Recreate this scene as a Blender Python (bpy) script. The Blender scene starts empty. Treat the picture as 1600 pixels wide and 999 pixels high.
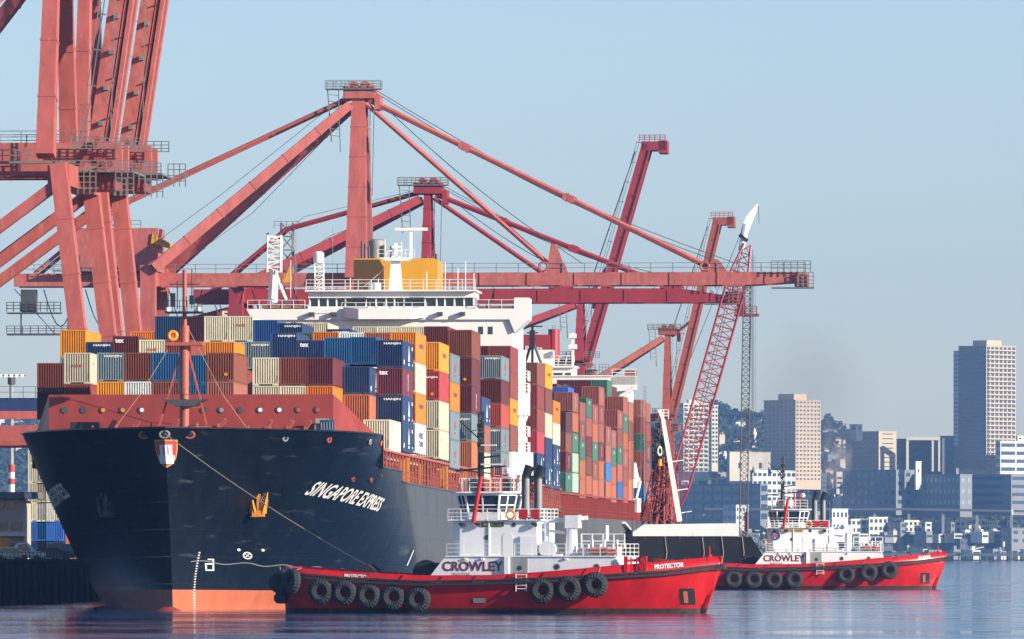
import bpy, bmesh, math, random
from mathutils import Vector, Matrix
random.seed(7)
R = math.radians
# ---------------------------------------------------------------- camera, sky, sun
F, CAMH, HY, VP = 13333.0, 5.0, 866.0, 1760.0      # focal length in photo pixels, eye height, horizon row, quay vanishing column
ANG = math.atan((VP - 800) / F)                     # quay and ship axis, clockwise from +Y
scene = bpy.context.scene
cd = bpy.data.cameras.new('camera'); cam = bpy.data.objects.new('camera', cd)
scene.collection.objects.link(cam); scene.camera = cam
cam.location = (0, 0, CAMH); cam.rotation_euler = (R(90), 0, 0)
cd.sensor_width = 36; cd.lens = 36 * F / 1600; cd.shift_y = (HY - 499.5) / 1600
cd.clip_start = 5; cd.clip_end = 60000
SUN_AZ, SUN_EL = R(121), R(18)
world = bpy.data.worlds.new('World'); scene.world = world; world.use_nodes = True
wn = world.node_tree.nodes; wl = world.node_tree.links
sky = wn.new('ShaderNodeTexSky'); sky.sky_type = 'NISHITA'; sky.sun_disc = False
sky.sun_elevation = SUN_EL; sky.sun_rotation = SUN_AZ; sky.air_density = 1.0; sky.dust_density = 0.25; sky.ozone_density = 2.5
bg = wn['Background']; bg.inputs['Strength'].default_value = 0.094
tint = wn.new('ShaderNodeMix'); tint.data_type = 'RGBA'; tint.blend_type = 'MULTIPLY'; tint.inputs['Factor'].default_value = 1
tint.inputs['B'].default_value = (0.87, 0.90, 1.10, 1); wl.new(sky.outputs[0], tint.inputs['A']); wl.new(tint.outputs['Result'], bg.inputs['Color'])
sl = bpy.data.lights.new('sun', 'SUN'); so = bpy.data.objects.new('sun', sl); scene.collection.objects.link(so)
sl.energy = 5.0; sl.angle = R(0.5); sl.color = (1.0, 0.88, 0.72)
sdir = Vector((math.sin(SUN_AZ) * math.cos(SUN_EL), math.cos(SUN_AZ) * math.cos(SUN_EL), math.sin(SUN_EL)))
so.rotation_euler = sdir.to_track_quat('Z', 'Y').to_euler()
so.location = (300, 300, 300)
scene.view_settings.view_transform = 'Standard'; scene.view_settings.look = 'None'
scene.view_settings.gamma = 1; scene.view_settings.exposure = 0.68
scene.render.resolution_x = 1024; scene.render.resolution_y = 639
scene.cycles.max_bounces = 5; scene.cycles.diffuse_bounces = 2; scene.cycles.glossy_bounces = 3
scene.cycles.volume_bounces = 0; scene.cycles.transparent_max_bounces = 8

# ---------------------------------------------------------------- helpers
C = scene.collection
def PX(px, py, d):                                   # a point at depth d that shows at photo pixel px, py
    return Vector(((px - 800) * d / F, d, CAMH + (HY - py) * d / F))
class MB:
    def __init__(s): s.v = []; s.f = []; s.m = []; s.M = None
    def add(s, vs, fs, mi=0):
        b = len(s.v)
        for p in vs:
            p = Vector(p)
            s.v.append(s.M @ p if s.M is not None else p)
        for f in fs: s.f.append([b + i for i in f]); s.m.append(mi)
    def box(s, x0, y0, z0, x1, y1, z1, mi=0):
        s.add([(x0,y0,z0),(x1,y0,z0),(x1,y1,z0),(x0,y1,z0),(x0,y0,z1),(x1,y0,z1),(x1,y1,z1),(x0,y1,z1)],
              [(0,3,2,1),(4,5,6,7),(0,1,5,4),(1,2,6,5),(2,3,7,6),(3,0,4,7)], mi)
        return s
    def beam(s, a, b, w, h=None, mi=0, w2=None, h2=None):
        a = Vector(a); b = Vector(b); h = h or w; w2 = w2 or w; h2 = h2 or h
        d = (b - a).normalized()
        r = d.cross(Vector((0,0,1)))
        if r.length < 1e-3: r = Vector((1,0,0))
        r.normalize(); u = r.cross(d).normalized()
        vs = []
        for p, ww, hh in ((a,w,h),(b,w2,h2)):
            for i, j in ((-1,-1),(1,-1),(1,1),(-1,1)): vs.append(p + r*(i*ww/2) + u*(j*hh/2))
        s.add(vs, [(0,3,2,1),(4,5,6,7),(0,1,5,4),(1,2,6,5),(2,3,7,6),(3,0,4,7)], mi)
        return s
    def collars(s, a, b, w, h, n, mi=0):
        a = Vector(a); b = Vector(b); d = (b-a).normalized()
        for i in range(1, n+1):
            p = a.lerp(b, i/(n+1)); s.beam(p-d*.09, p+d*.09, w+.14, h+.14, mi); s.beam(p+d*1.0-d*.03, p+d*1.0+d*.03, w+.05, h+.05, mi)
        return s
    def tube(s, a, b, r, n=8, mi=0, r2=None, cap=True):
        a = Vector(a); b = Vector(b); r2 = r if r2 is None else r2
        d = (b - a).normalized(); x = d.orthogonal().normalized(); y = d.cross(x)
        vs = []
        for p, rr in ((a, r), (b, r2)):
            for i in range(n):
                t = 2*math.pi*i/n; vs.append(p + x*(rr*math.cos(t)) + y*(rr*math.sin(t)))
        fs = [(i, (i+1)%n, n+(i+1)%n, n+i) for i in range(n)]
        if cap: fs += [tuple(range(n))[::-1], tuple(range(n, 2*n))]
        s.add(vs, fs, mi); return s
    def path(s, pts, r, n=5, mi=0):
        for a, b in zip(pts, pts[1:]): s.tube(a, b, r, n, mi)
        return s
    def prism(s, poly, off, mi=0):
        n = len(poly); off = Vector(off); p = [Vector(q) for q in poly]
        s.add(p + [q + off for q in p], [tuple(range(n))[::-1], tuple(range(n, 2*n))] + [(i,(i+1)%n,n+(i+1)%n,n+i) for i in range(n)], mi)
        return s
    def torus(s, c, axis, R1, r, n=20, k=8, mi=0, tread=0):
        c = Vector(c); d = Vector(axis).normalized(); x = d.orthogonal().normalized(); y = d.cross(x); vs = []
        for i in range(n):
            t = 2*math.pi*i/n; e = x*math.cos(t) + y*math.sin(t)
            rr = r * (1 + (tread if i % 2 else 0))
            for j in range(k):
                q = 2*math.pi*j/k; vs.append(c + e*(R1 + rr*math.cos(q)) + d*(rr*1.0*math.sin(q)))
        fs = [(i*k+j, ((i+1)%n)*k+j, ((i+1)%n)*k+(j+1)%k, i*k+(j+1)%k) for i in range(n) for j in range(k)]
        s.add(vs, fs, mi); return s
    def rail(s, pts, h=1.0, n=2, sp=1.6, r=0.03, mi=0):
        pts = [Vector(p) for p in pts]
        for a, b in zip(pts, pts[1:]):
            L = (b-a).length; k = max(1, round(L/sp))
            for i in range(k+1):
                p = a.lerp(b, i/k); s.beam(p, p + Vector((0,0,h)), r*2, r*2, mi)
            for j in range(1, n+1):
                z = Vector((0,0,h*j/n)); s.beam(a+z, b+z, r*1.6, r*1.6, mi)
        return s
    def lattice(s, a, b, w, n, r=0.1, rb=0.05, mi=0, taper=0.0, endw=0.3):
        a = Vector(a); b = Vector(b); d = (b-a).normalized()
        y = Vector((0,1,0)); x = y.cross(d).normalized(); y = d.cross(x).normalized()
        ww = lambda t: w*(endw + (1-endw)*min(1, t/taper if taper else 1, (1-t)/taper if taper else 1))
        ring = []
        for i in range(n+1):
            t = i/n; p = a.lerp(b, t); q = ww(t)/2
            ring.append([p + x*(q*i1) + y*(q*j1) for i1, j1 in ((-1,-1),(1,-1),(1,1),(-1,1))])
        for i in range(n):
            for j in range(4):
                s.tube(ring[i][j], ring[i+1][j], r, 5, mi)
                k = (j+1)%4
                s.beam(ring[i][j], ring[i+1][k], rb*2, rb*2, mi) if i%2 else s.beam(ring[i][k], ring[i+1][j], rb*2, rb*2, mi)
                if i: s.beam(ring[i][j], ring[i][k], rb*1.6, rb*1.6, mi)
        return s
    def build(s, name, mats, parent=None, smooth=False, shape=None):
        me = bpy.data.meshes.new(name); me.from_pydata([tuple(p) for p in s.v], [], s.f)
        if not isinstance(mats, (list, tuple)): mats = [mats]
        for m in mats: me.materials.append(m)
        me.polygons.foreach_set('material_index', s.m)
        if smooth:
            me.polygons.foreach_set('use_smooth', [True]*len(me.polygons))
            me.set_sharp_from_angle(angle=R(40))
        me.update()
        o = bpy.data.objects.new(name, me); C.objects.link(o)
        if parent: o.parent = parent
        return o
def tag(o, label, cat, group=None, kind=None):
    if label: o['label'] = label
    if cat: o['category'] = cat
    if group: o['group'] = group
    if kind: o['kind'] = kind
    return o
def struct(o): o['kind'] = 'structure'; return o
def thing(name, label, cat, loc=(0,0,0), rot=(0,0,0), group=None):
    o = bpy.data.objects.new(name, None); C.objects.link(o); o.empty_display_size = 1
    o.location = loc; o.rotation_euler = rot
    return tag(o, label, cat, group)
def copy_tree(o, parent=None):
    c = o.copy(); C.objects.link(c)
    if parent: c.parent = parent
    for ch in [k for k in ALLKIDS(o)]: copy_tree(ch, c)
    return c
def ALLKIDS(o): return [k for k in bpy.data.objects if k.parent == o]
def lane(q, Y):                                      # world point q metres left of the camera's quay-parallel line at depth Y
    zl = (Y - q*math.sin(ANG)) / math.cos(ANG)
    return Vector((-q*math.cos(ANG) + zl*math.sin(ANG), Y, 0))
_tc = {}
def text_geo(body, size, shear=0, bold=0.0, ext=0.0):
    k = (body, size, shear, bold, ext)
    if k not in _tc:
        cu = bpy.data.curves.new('t', 'FONT'); cu.body = body; cu.size = size; cu.shear = shear; cu.offset = bold; cu.extrude = ext
        cu.resolution_u = 3
        o = bpy.data.objects.new('t', cu); C.objects.link(o)
        me = bpy.data.meshes.new_from_object(o.evaluated_get(bpy.context.evaluated_depsgraph_get()))
        _tc[k] = ([v.co.copy() for v in me.vertices], [tuple(p.vertices) for p in me.polygons])
        bpy.data.objects.remove(o); bpy.data.curves.remove(cu); bpy.data.meshes.remove(me)
    return _tc[k]
def text_mb(body, size, o, ex, ey, mb=None, width=None, height=None, **kw):   # writing laid on the plane o + ex, ey
    vs, fs = text_geo(body, size, **kw)
    mb = mb or MB(); o = Vector(o); ex = Vector(ex); ey = Vector(ey)
    x0 = min(v.x for v in vs); x1 = max(v.x for v in vs); y0 = min(v.y for v in vs); y1 = max(v.y for v in vs)
    sx = (width/(x1-x0)) if width else 1; sy = (height/(y1-y0)) if height else 1
    mb.add([o + ex*((v.x-x0)*sx) + ey*((v.y-y0)*sy) for v in vs], fs)
    return mb

# ---------------------------------------------------------------- materials
def nm(name):
    m = bpy.data.materials.new(name); m.use_nodes = True; nt = m.node_tree
    return m, nt, nt.nodes['Principled BSDF']
def paint(name, col, rough=0.5, metal=0.0, var=0.18, scale=0.6, rust=0.0, streak=3.0, rnd=0.0, bump=0.0, spec=0.5, rustcol=(0.16,0.06,0.03)):
    m, nt, b = nm(name); N = nt.nodes; L = nt.links
    tc = N.new('ShaderNodeTexCoord'); mp = N.new('ShaderNodeMapping'); mp.inputs['Scale'].default_value = (1,1,1/streak)
    L.new(tc.outputs['Object'], mp.inputs[0])
    n1 = N.new('ShaderNodeTexNoise'); n1.inputs['Scale'].default_value = scale; n1.inputs['Detail'].default_value = 6; n1.inputs['Roughness'].default_value = 0.65
    L.new(mp.outputs[0], n1.inputs[0])
    hsv = N.new('ShaderNodeHueSaturation'); hsv.inputs['Color'].default_value = (*col, 1)
    mr = N.new('ShaderNodeMapRange'); mr.inputs['From Min'].default_value = 0.3; mr.inputs['From Max'].default_value = 0.7
    mr.inputs['To Min'].default_value = 1 - var; mr.inputs['To Max'].default_value = 1 + var
    L.new(n1.outputs[0], mr.inputs[0])
    if rnd:
        oi = N.new('ShaderNodeObjectInfo'); m2 = N.new('ShaderNodeMapRange'); m2.inputs['To Min'].default_value = 1-rnd; m2.inputs['To Max'].default_value = 1+rnd
        L.new(oi.outputs['Random'], m2.inputs[0]); mm = N.new('ShaderNodeMath'); mm.operation = 'MULTIPLY'
        L.new(mr.outputs[0], mm.inputs[0]); L.new(m2.outputs[0], mm.inputs[1]); L.new(mm.outputs[0], hsv.inputs['Value'])
        m3 = N.new('ShaderNodeMapRange'); m3.inputs['To Min'].default_value = 0.5-0.012; m3.inputs['To Max'].default_value = 0.5+0.012
        mo = N.new('ShaderNodeMath'); mo.operation='MULTIPLY'; mo.inputs[1].default_value = 7.13; mf = N.new('ShaderNodeMath'); mf.operation='FRACT'
        L.new(oi.outputs['Random'], mo.inputs[0]); L.new(mo.outputs[0], mf.inputs[0]); L.new(mf.outputs[0], m3.inputs[0]); L.new(m3.outputs[0], hsv.inputs['Hue'])
    else: L.new(mr.outputs[0], hsv.inputs['Value'])
    out = hsv.outputs[0]
    if rust:
        n2 = N.new('ShaderNodeTexNoise'); n2.inputs['Scale'].default_value = scale*2.3; n2.inputs['Detail'].default_value = 8; n2.inputs['Roughness'].default_value = 0.7
        L.new(mp.outputs[0], n2.inputs[0])
        r2 = N.new('ShaderNodeMapRange'); r2.inputs['From Min'].default_value = 0.66 - 0.2*rust; r2.inputs['From Max'].default_value = 0.76 - 0.15*rust
        L.new(n2.outputs[0], r2.inputs[0]); mx = N.new('ShaderNodeMix'); mx.data_type = 'RGBA'
        mx.inputs['B'].default_value = (*rustcol, 1); L.new(r2.outputs[0], mx.inputs['Factor']); L.new(out, mx.inputs['A']); out = mx.outputs['Result']
    L.new(out, b.inputs['Base Color'])
    b.inputs['Roughness'].default_value = rough; b.inputs['Metallic'].default_value = metal; b.inputs['Specular IOR Level'].default_value = spec
    if bump:
        bp = N.new('ShaderNodeBump'); bp.inputs['Strength'].default_value = bump; bp.inputs['Distance'].default_value = 0.1
        L.new(n1.outputs[0], bp.inputs['Height']); L.new(bp.outputs[0], b.inputs['Normal'])
    return m
M = {}
CC = dict(r=('rust red',(0.22,0.055,0.035)), m=('maroon',(0.13,0.025,0.03)), o=('orange',(0.66,0.23,0.015)), b=('navy blue',(0.022,0.05,0.13)),
          B=('mid blue',(0.02,0.09,0.24)), g=('blue grey',(0.17,0.22,0.24)), w=('cream',(0.60,0.55,0.40)), W=('white',(0.66,0.68,0.66)),
          G=('green',(0.06,0.15,0.10)), L=('pale green',(0.30,0.48,0.36)), R=('bright red',(0.36,0.045,0.045)), p=('pinkish brown',(0.30,0.10,0.075)),
          k=('dark brown',(0.08,0.025,0.03)), c=('brown',(0.20,0.06,0.045)), t=('tan orange',(0.38,0.13,0.06)), C=('cobalt blue',(0.03,0.14,0.42)))
for k, (n, c) in CC.items():
    M['c_'+k] = paint('container_'+n.replace(' ','_'), c, 0.42, var=0.16, scale=0.8, rust=0.4 if k in 'wWgL' else 0.32, streak=2.5, rnd=0.16)
M['mark'] = paint('marking_white', (0.72,0.72,0.68), 0.6, var=0.1)
M['markdark'] = paint('marking_dark', (0.06,0.08,0.14), 0.6, var=0.1)
M['markred'] = paint('marking_red', (0.5,0.06,0.05), 0.6, var=0.1)
M['white'] = paint('white_paint', (0.76,0.76,0.73), 0.35, var=0.07, scale=0.35, rust=0.2, streak=3, rustcol=(0.5,0.42,0.32))
M['whiteclean'] = paint('white_clean', (0.82,0.81,0.77), 0.35, var=0.06, scale=0.25, rust=0.28, streak=5, rustcol=(0.62,0.55,0.44))
M['tugwhite'] = paint('tug_white', (0.80,0.81,0.81), 0.3, var=0.06, scale=0.8, rust=0.25, streak=5, rustcol=(0.55,0.48,0.42))
M['redlead'] = paint('red_deck_paint', (0.30,0.045,0.035), 0.5, var=0.2, scale=0.4, rust=0.15, streak=3)
M['mastred'] = paint('mast_red', (0.42,0.10,0.07), 0.5, var=0.15, scale=1)
M['tugred'] = paint('tug_red', (0.50,0.012,0.014), 0.3, var=0.28, scale=0.5, rust=0.3, streak=3, rustcol=(0.24,0.02,0.02))
M['tugdark'] = paint('tug_waterline', (0.05,0.02,0.02), 0.6, var=0.5, scale=1.2, rust=0.6, rustcol=(0.06,0.07,0.03))
M['rubber'] = paint('rubber', (0.022,0.023,0.026), 0.8, var=0.4, scale=3)
M['black'] = paint('black_paint', (0.02,0.022,0.026), 0.45, var=0.3, scale=1)
M['dark'] = paint('dark_steel', (0.06,0.065,0.07), 0.6, var=0.3, scale=1)
M['grey'] = paint('grey_steel', (0.28,0.29,0.29), 0.5, var=0.25, scale=0.8, rust=0.3)
M['galv'] = paint('walkway_grey', (0.16,0.17,0.165), 0.6, var=0.2, scale=1)
M['yellow'] = paint('funnel_yellow', (0.62,0.30,0.012), 0.4, var=0.08, scale=0.4)
M['funnel_shade'] = paint('funnel_shade_brown', (0.085,0.045,0.010), 0.5, var=0.1)  # brown for the painted shade on the funnel front
M['orange'] = paint('orange_paint', (0.75,0.26,0.02), 0.45, var=0.15, scale=2)
M['gold'] = paint('gold_letters', (0.6,0.36,0.06), 0.4, var=0.1)
M['deck'] = paint('green_deck', (0.10,0.05,0.04), 0.8, var=0.2)
M['pinkcrane'] = paint('crane_faded_red', (0.44,0.105,0.085), 0.5, var=0.2, scale=0.7, rust=0.5, streak=4, rustcol=(0.50,0.17,0.12))
M['pinkcrane2'] = paint('crane_faded_red_worn', (0.43,0.11,0.09), 0.5, var=0.25, scale=0.9, rust=0.7, streak=2.5, rustcol=(0.46,0.19,0.13))
M['crimson'] = paint('crane_crimson', (0.30,0.028,0.036), 0.5, var=0.15, scale=0.4, rust=0.2, streak=2)
M['brick'] = paint('crane_brick_red', (0.36,0.075,0.04), 0.5, var=0.15, scale=0.4, rust=0.3, streak=2)
M['rope'] = paint('rope', (0.42,0.34,0.2), 0.9)
M['cable'] = paint('wire_cable', (0.07,0.08,0.09), 0.6)
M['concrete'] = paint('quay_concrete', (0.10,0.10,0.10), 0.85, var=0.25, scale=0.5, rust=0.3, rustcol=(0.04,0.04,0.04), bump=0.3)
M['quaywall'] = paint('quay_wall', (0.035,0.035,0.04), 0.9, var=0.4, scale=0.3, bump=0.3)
M['beige'] = paint('beige_wall', (0.50,0.46,0.38), 0.8, var=0.07, scale=0.05)
M['tan'] = paint('tan_wall', (0.52,0.42,0.30), 0.8, var=0.08, scale=0.05)
M['cream'] = paint('cream_wall', (0.66,0.62,0.50), 0.8, var=0.06, scale=0.05)
M['palewall'] = paint('pale_wall', (0.60,0.60,0.57), 0.8, var=0.06, scale=0.05)
M['greywall'] = paint('grey_wall', (0.22,0.23,0.24), 0.8, var=0.1, scale=0.05)
M['darkwall'] = paint('dark_wall', (0.09,0.10,0.11), 0.8, var=0.15, scale=0.05)
M['roofred'] = paint('roof_red', (0.28,0.12,0.09), 0.8, var=0.1, scale=0.05)
def glass(name, col, rough):
    m, nt, b = nm(name); b.inputs['Base Color'].default_value = (*col,1); b.inputs['Roughness'].default_value = rough
    b.inputs['Specular IOR Level'].default_value = 0.9; n = nt.nodes.new('ShaderNodeTexNoise'); n.inputs['Scale'].default_value = 0.7
    bp = nt.nodes.new('ShaderNodeBump'); bp.inputs['Strength'].default_value = 0.08; nt.links.new(n.outputs[0], bp.inputs['Height']); nt.links.new(bp.outputs[0], b.inputs['Normal'])
    return m
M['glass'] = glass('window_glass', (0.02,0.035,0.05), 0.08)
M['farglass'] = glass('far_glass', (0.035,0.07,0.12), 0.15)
M['skyglass'] = glass('bright_glass', (0.30,0.42,0.48), 0.2)
# hull paints
def hull_mat():
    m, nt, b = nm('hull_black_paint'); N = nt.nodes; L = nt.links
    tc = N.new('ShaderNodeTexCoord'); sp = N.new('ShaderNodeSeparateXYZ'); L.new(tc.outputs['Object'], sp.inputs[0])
    # along-ship distance plus slope with height: where painted low-sun sheen greys the faded flank
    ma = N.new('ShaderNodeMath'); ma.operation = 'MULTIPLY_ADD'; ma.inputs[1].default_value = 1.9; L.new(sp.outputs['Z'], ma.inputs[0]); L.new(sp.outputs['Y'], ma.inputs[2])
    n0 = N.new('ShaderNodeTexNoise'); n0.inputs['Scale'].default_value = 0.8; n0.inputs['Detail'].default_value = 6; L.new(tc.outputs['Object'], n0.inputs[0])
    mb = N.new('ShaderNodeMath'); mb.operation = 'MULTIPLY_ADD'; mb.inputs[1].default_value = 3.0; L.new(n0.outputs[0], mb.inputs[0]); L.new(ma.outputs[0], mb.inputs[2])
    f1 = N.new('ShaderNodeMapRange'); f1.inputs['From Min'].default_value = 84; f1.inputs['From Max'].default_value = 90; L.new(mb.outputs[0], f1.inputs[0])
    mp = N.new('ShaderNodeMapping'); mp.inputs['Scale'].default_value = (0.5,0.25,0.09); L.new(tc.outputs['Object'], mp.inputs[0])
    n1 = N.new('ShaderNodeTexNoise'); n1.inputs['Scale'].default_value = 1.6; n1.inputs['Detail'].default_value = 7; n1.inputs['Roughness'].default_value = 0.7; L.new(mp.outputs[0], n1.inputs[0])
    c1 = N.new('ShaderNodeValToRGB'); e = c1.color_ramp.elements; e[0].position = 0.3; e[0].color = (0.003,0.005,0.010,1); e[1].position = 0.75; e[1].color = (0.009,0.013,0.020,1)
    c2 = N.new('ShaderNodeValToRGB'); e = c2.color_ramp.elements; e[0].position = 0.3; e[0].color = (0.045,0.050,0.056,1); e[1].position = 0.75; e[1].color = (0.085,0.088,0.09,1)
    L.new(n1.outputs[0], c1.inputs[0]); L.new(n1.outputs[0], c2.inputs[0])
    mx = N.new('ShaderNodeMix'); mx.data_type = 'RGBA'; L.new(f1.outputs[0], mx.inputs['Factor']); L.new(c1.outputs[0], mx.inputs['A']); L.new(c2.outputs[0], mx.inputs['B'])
    # rust line where the fender rubbed
    r1 = N.new('ShaderNodeMath'); r1.operation = 'SUBTRACT'; r1.inputs[1].default_value = 87.5; L.new(mb.outputs[0], r1.inputs[0])
    r2 = N.new('ShaderNodeMath'); r2.operation = 'ABSOLUTE'; L.new(r1.outputs[0], r2.inputs[0])
    r3 = N.new('ShaderNodeMapRange'); r3.inputs['From Min'].default_value = 0.0; r3.inputs['From Max'].default_value = 2.2; r3.inputs['To Min'].default_value = 0.65; r3.inputs['To Max'].default_value = 0; L.new(r2.outputs[0], r3.inputs[0])
    m2 = N.new('ShaderNodeMix'); m2.data_type = 'RGBA'; m2.inputs['B'].default_value = (0.10,0.05,0.04,1); L.new(r3.outputs[0], m2.inputs['Factor']); L.new(mx.outputs['Result'], m2.inputs['A'])
    # scuffs
    mp2 = N.new('ShaderNodeMapping'); mp2.inputs['Rotation'].default_value = (0.35,0,0); mp2.inputs['Scale'].default_value = (0.3,0.05,1.0); L.new(tc.outputs['Object'], mp2.inputs[0])
    n3 = N.new('ShaderNodeTexNoise'); n3.inputs['Scale'].default_value = 1.4; n3.inputs['Detail'].default_value = 5; L.new(mp2.outputs[0], n3.inputs[0])
    r4 = N.new('ShaderNodeMapRange'); r4.inputs['From Min'].default_value = 0.62; r4.inputs['From Max'].default_value = 0.8; r4.inputs['To Max'].default_value = 0.6; L.new(n3.outputs[0], r4.inputs[0])
    m3 = N.new('ShaderNodeMix'); m3.data_type = 'RGBA'; m3.inputs['B'].default_value = (0.10,0.11,0.12,1); L.new(r4.outputs[0], m3.inputs['Factor']); L.new(m2.outputs['Result'], m3.inputs['A'])
    L.new(m3.outputs['Result'], b.inputs['Base Color']); b.inputs['Roughness'].default_value = 0.3; b.inputs['Specular IOR Level'].default_value = 0.2
    # plating
    cm_ = N.new('ShaderNodeCombineXYZ'); L.new(sp.outputs['Y'], cm_.inputs[0]); L.new(sp.outputs['Z'], cm_.inputs[1])
    br = N.new('ShaderNodeTexBrick'); br.inputs['Scale'].default_value = 1; br.inputs['Brick Width'].default_value = 9; br.inputs['Row Height'].default_value = 2.4; br.inputs['Mortar Size'].default_value = 0.05; br.inputs['Mortar Smooth'].default_value = 0.6
    L.new(cm_.outputs[0], br.inputs[0])
    bp = N.new('ShaderNodeBump'); bp.inputs['Strength'].default_value = 0.35; bp.inputs['Distance'].default_value = 0.04; L.new(br.outputs['Fac'], bp.inputs['Height'])
    n5 = N.new('ShaderNodeTexNoise'); n5.inputs['Scale'].default_value = 0.35; n5.inputs['Detail'].default_value = 3; L.new(tc.outputs['Object'], n5.inputs[0])
    b2 = N.new('ShaderNodeBump'); b2.inputs['Strength'].default_value = 0.5; b2.inputs['Distance'].default_value = 0.12; L.new(n5.outputs[0], b2.inputs['Height']); L.new(bp.outputs[0], b2.inputs['Normal']); L.new(b2.outputs[0], b.inputs['Normal'])
    return m
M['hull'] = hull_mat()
M['coam'] = paint('coaming_maroon', (0.10,0.016,0.014), 0.6, var=0.3, scale=0.5)  # maroon darkened to stand in for shade behind the lashing posts
M['hull2'] = paint('hull_grey_paint', (0.085,0.09,0.095), 0.5, var=0.25, scale=0.08, rust=0.25, streak=4, rustcol=(0.03,0.035,0.04))
M['boot'] = paint('boot_topping', (0.54,0.145,0.065), 0.5, var=0.16, scale=0.5, rust=0.25, streak=2, rustcol=(0.35,0.12,0.08))
M['barge'] = paint('barge_black', (0.010,0.011,0.013), 0.4, var=0.4, scale=0.4, rust=0.25, rustcol=(0.08,0.05,0.03))
# ---------------------------------------------------------------- water, quay, haze
def water():
    m, nt, b = nm('harbour_water'); N = nt.nodes; L = nt.links
    b.inputs['Base Color'].default_value = (0.012,0.06,0.16,1); b.inputs['IOR'].default_value = 1.33
    tc = N.new('ShaderNodeTexCoord'); last = None
    # broad wind patches, rougher and calmer streaks
    mp = N.new('ShaderNodeMapping'); mp.inputs['Scale'].default_value = (0.006,0.03,1); L.new(tc.outputs['Object'], mp.inputs[0])
    nw = N.new('ShaderNodeTexNoise'); nw.inputs['Scale'].default_value = 1; nw.inputs['Detail'].default_value = 3; L.new(mp.outputs[0], nw.inputs[0])
    rr = N.new('ShaderNodeMapRange'); rr.inputs['From Min'].default_value = .35; rr.inputs['From Max'].default_value = .65; rr.inputs['To Min'].default_value = 0.03; rr.inputs['To Max'].default_value = 0.12
    L.new(nw.outputs[0], rr.inputs[0]); L.new(rr.outputs[0], b.inputs['Roughness'])
    rs = N.new('ShaderNodeMapRange'); rs.inputs['From Min'].default_value = .35; rs.inputs['From Max'].default_value = .65; rs.inputs['To Min'].default_value = 0.35; rs.inputs['To Max'].default_value = 1.0
    L.new(nw.outputs[0], rs.inputs[0])
    for sc, dist, det in (((0.030,0.10,1), 1.35, 3), ((0.16,0.38,1), 0.34, 2)):
        mp = N.new('ShaderNodeMapping'); mp.inputs['Scale'].default_value = sc; L.new(tc.outputs['Object'], mp.inputs[0])
        n = N.new('ShaderNodeTexNoise'); n.inputs['Scale'].default_value = 1; n.inputs['Detail'].default_value = det; n.inputs['Roughness'].default_value = .55; L.new(mp.outputs[0], n.inputs[0])
        bp = N.new('ShaderNodeBump'); L.new(rs.outputs[0], bp.inputs['Strength']); bp.inputs['Distance'].default_value = dist
        L.new(n.outputs[0], bp.inputs['Height'])
        if last: L.new(last.outputs[0], bp.inputs['Normal'])
        last = bp
    L.new(last.outputs[0], b.inputs['Normal'])
    mb = MB(); mb.add([(-9000,-300,0),(9000,-300,0),(9000,12000,0),(-9000,12000,0)], [(0,1,2,3)])
    struct(mb.build('water', m))
water()
QUAY_Z = 4.2
q0 = thing('quay', None, None); C.objects.unlink(q0); bpy.data.objects.remove(q0)
def quay():
    mb = MB()
    a = lane(110.5, 300); b = lane(110.5, 3800); c = lane(900, 3800); d = lane(900, 300)
    for p in (a,b,c,d): p.z = 0
    mb.add([(p.x,p.y,QUAY_Z) for p in (a,b,c,d)], [(0,1,2,3)], 0)
    struct(mb.build('quay', M['concrete']))
    w = MB()
    w.add([(a.x,a.y,-4),(b.x,b.y,-4),(b.x,b.y,QUAY_Z),(a.x,a.y,QUAY_Z)], [(0,1,2,3)], 0)
    # fender piles along the edge
    n = 110
    for i in range(n):
        p = lane(110.0, 700 + i*5.5)
        w.tube((p.x,p.y,-1), (p.x,p.y,QUAY_Z-0.3), 0.22, 6)
    e0 = lane(110.6, 700); e1 = lane(110.6, 1500)
    w.beam((e0.x,e0.y,QUAY_Z+0.15), (e1.x,e1.y,QUAY_Z+0.15), 0.5, 0.3)
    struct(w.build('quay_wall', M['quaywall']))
quay()
def haze():
    m, nt, b = nm('haze_air'); nt.nodes.remove(b)
    v = nt.nodes.new('ShaderNodeVolumePrincipled'); v.inputs['Color'].default_value = (0.24,0.52,1.0,1); v.inputs['Density'].default_value = 0.000053; v.inputs['Anisotropy'].default_value = 0.1
    nt.links.new(v.outputs[0], nt.nodes['Material Output'].inputs['Volume'])
    mb = MB(); mb.box(-3000, -40, -5, 3000, 9500, 320)
    tag(mb.build('haze', m), None, None, kind='stuff')
haze()

# ---------------------------------------------------------------- container ship in the foreground
QC, Z0, PITCH = 84.15, 748.0, 0.0072
def stem(u): return 7*(1-(max(u,0)/16.1)**1.3)
def hb(s, u, full=16.1):
    k = min(max(u/16.1,0),1); L = 105+(31-105)*k**0.72; p = 1.8+0.6*k
    x = (s-stem(u))/L
    w = full if x >= 1 else (0 if x <= 0 else full*(1-(1-x)**p))
    if s > 235: w *= 1 - min(1,(s-235)/52)**2 * (0.75*(1-min(1,max(0,(u+2)/9))) + 0.06)
    return w
def s_of(t, u):                                     # station where the hull reaches half-breadth t at height u
    k = min(max(u/16.1,0),1); L = 105+(31-105)*k**0.72; p = 1.8+0.6*k
    return stem(u) + L*(1-(1-abs(t)/16.1)**(1/p))
def ship_root(name, label, q, Y, pitch=PITCH):
    loc = lane(q, Y)
    return thing(name, label, 'container ship', loc, (-pitch, 0, -ANG))
ship = ship_root('container_ship', 'large black hulled container ship stacked high, bow towards the camera, salmon waterline band', QC, Z0)
bpy.context.view_layer.update()
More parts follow.
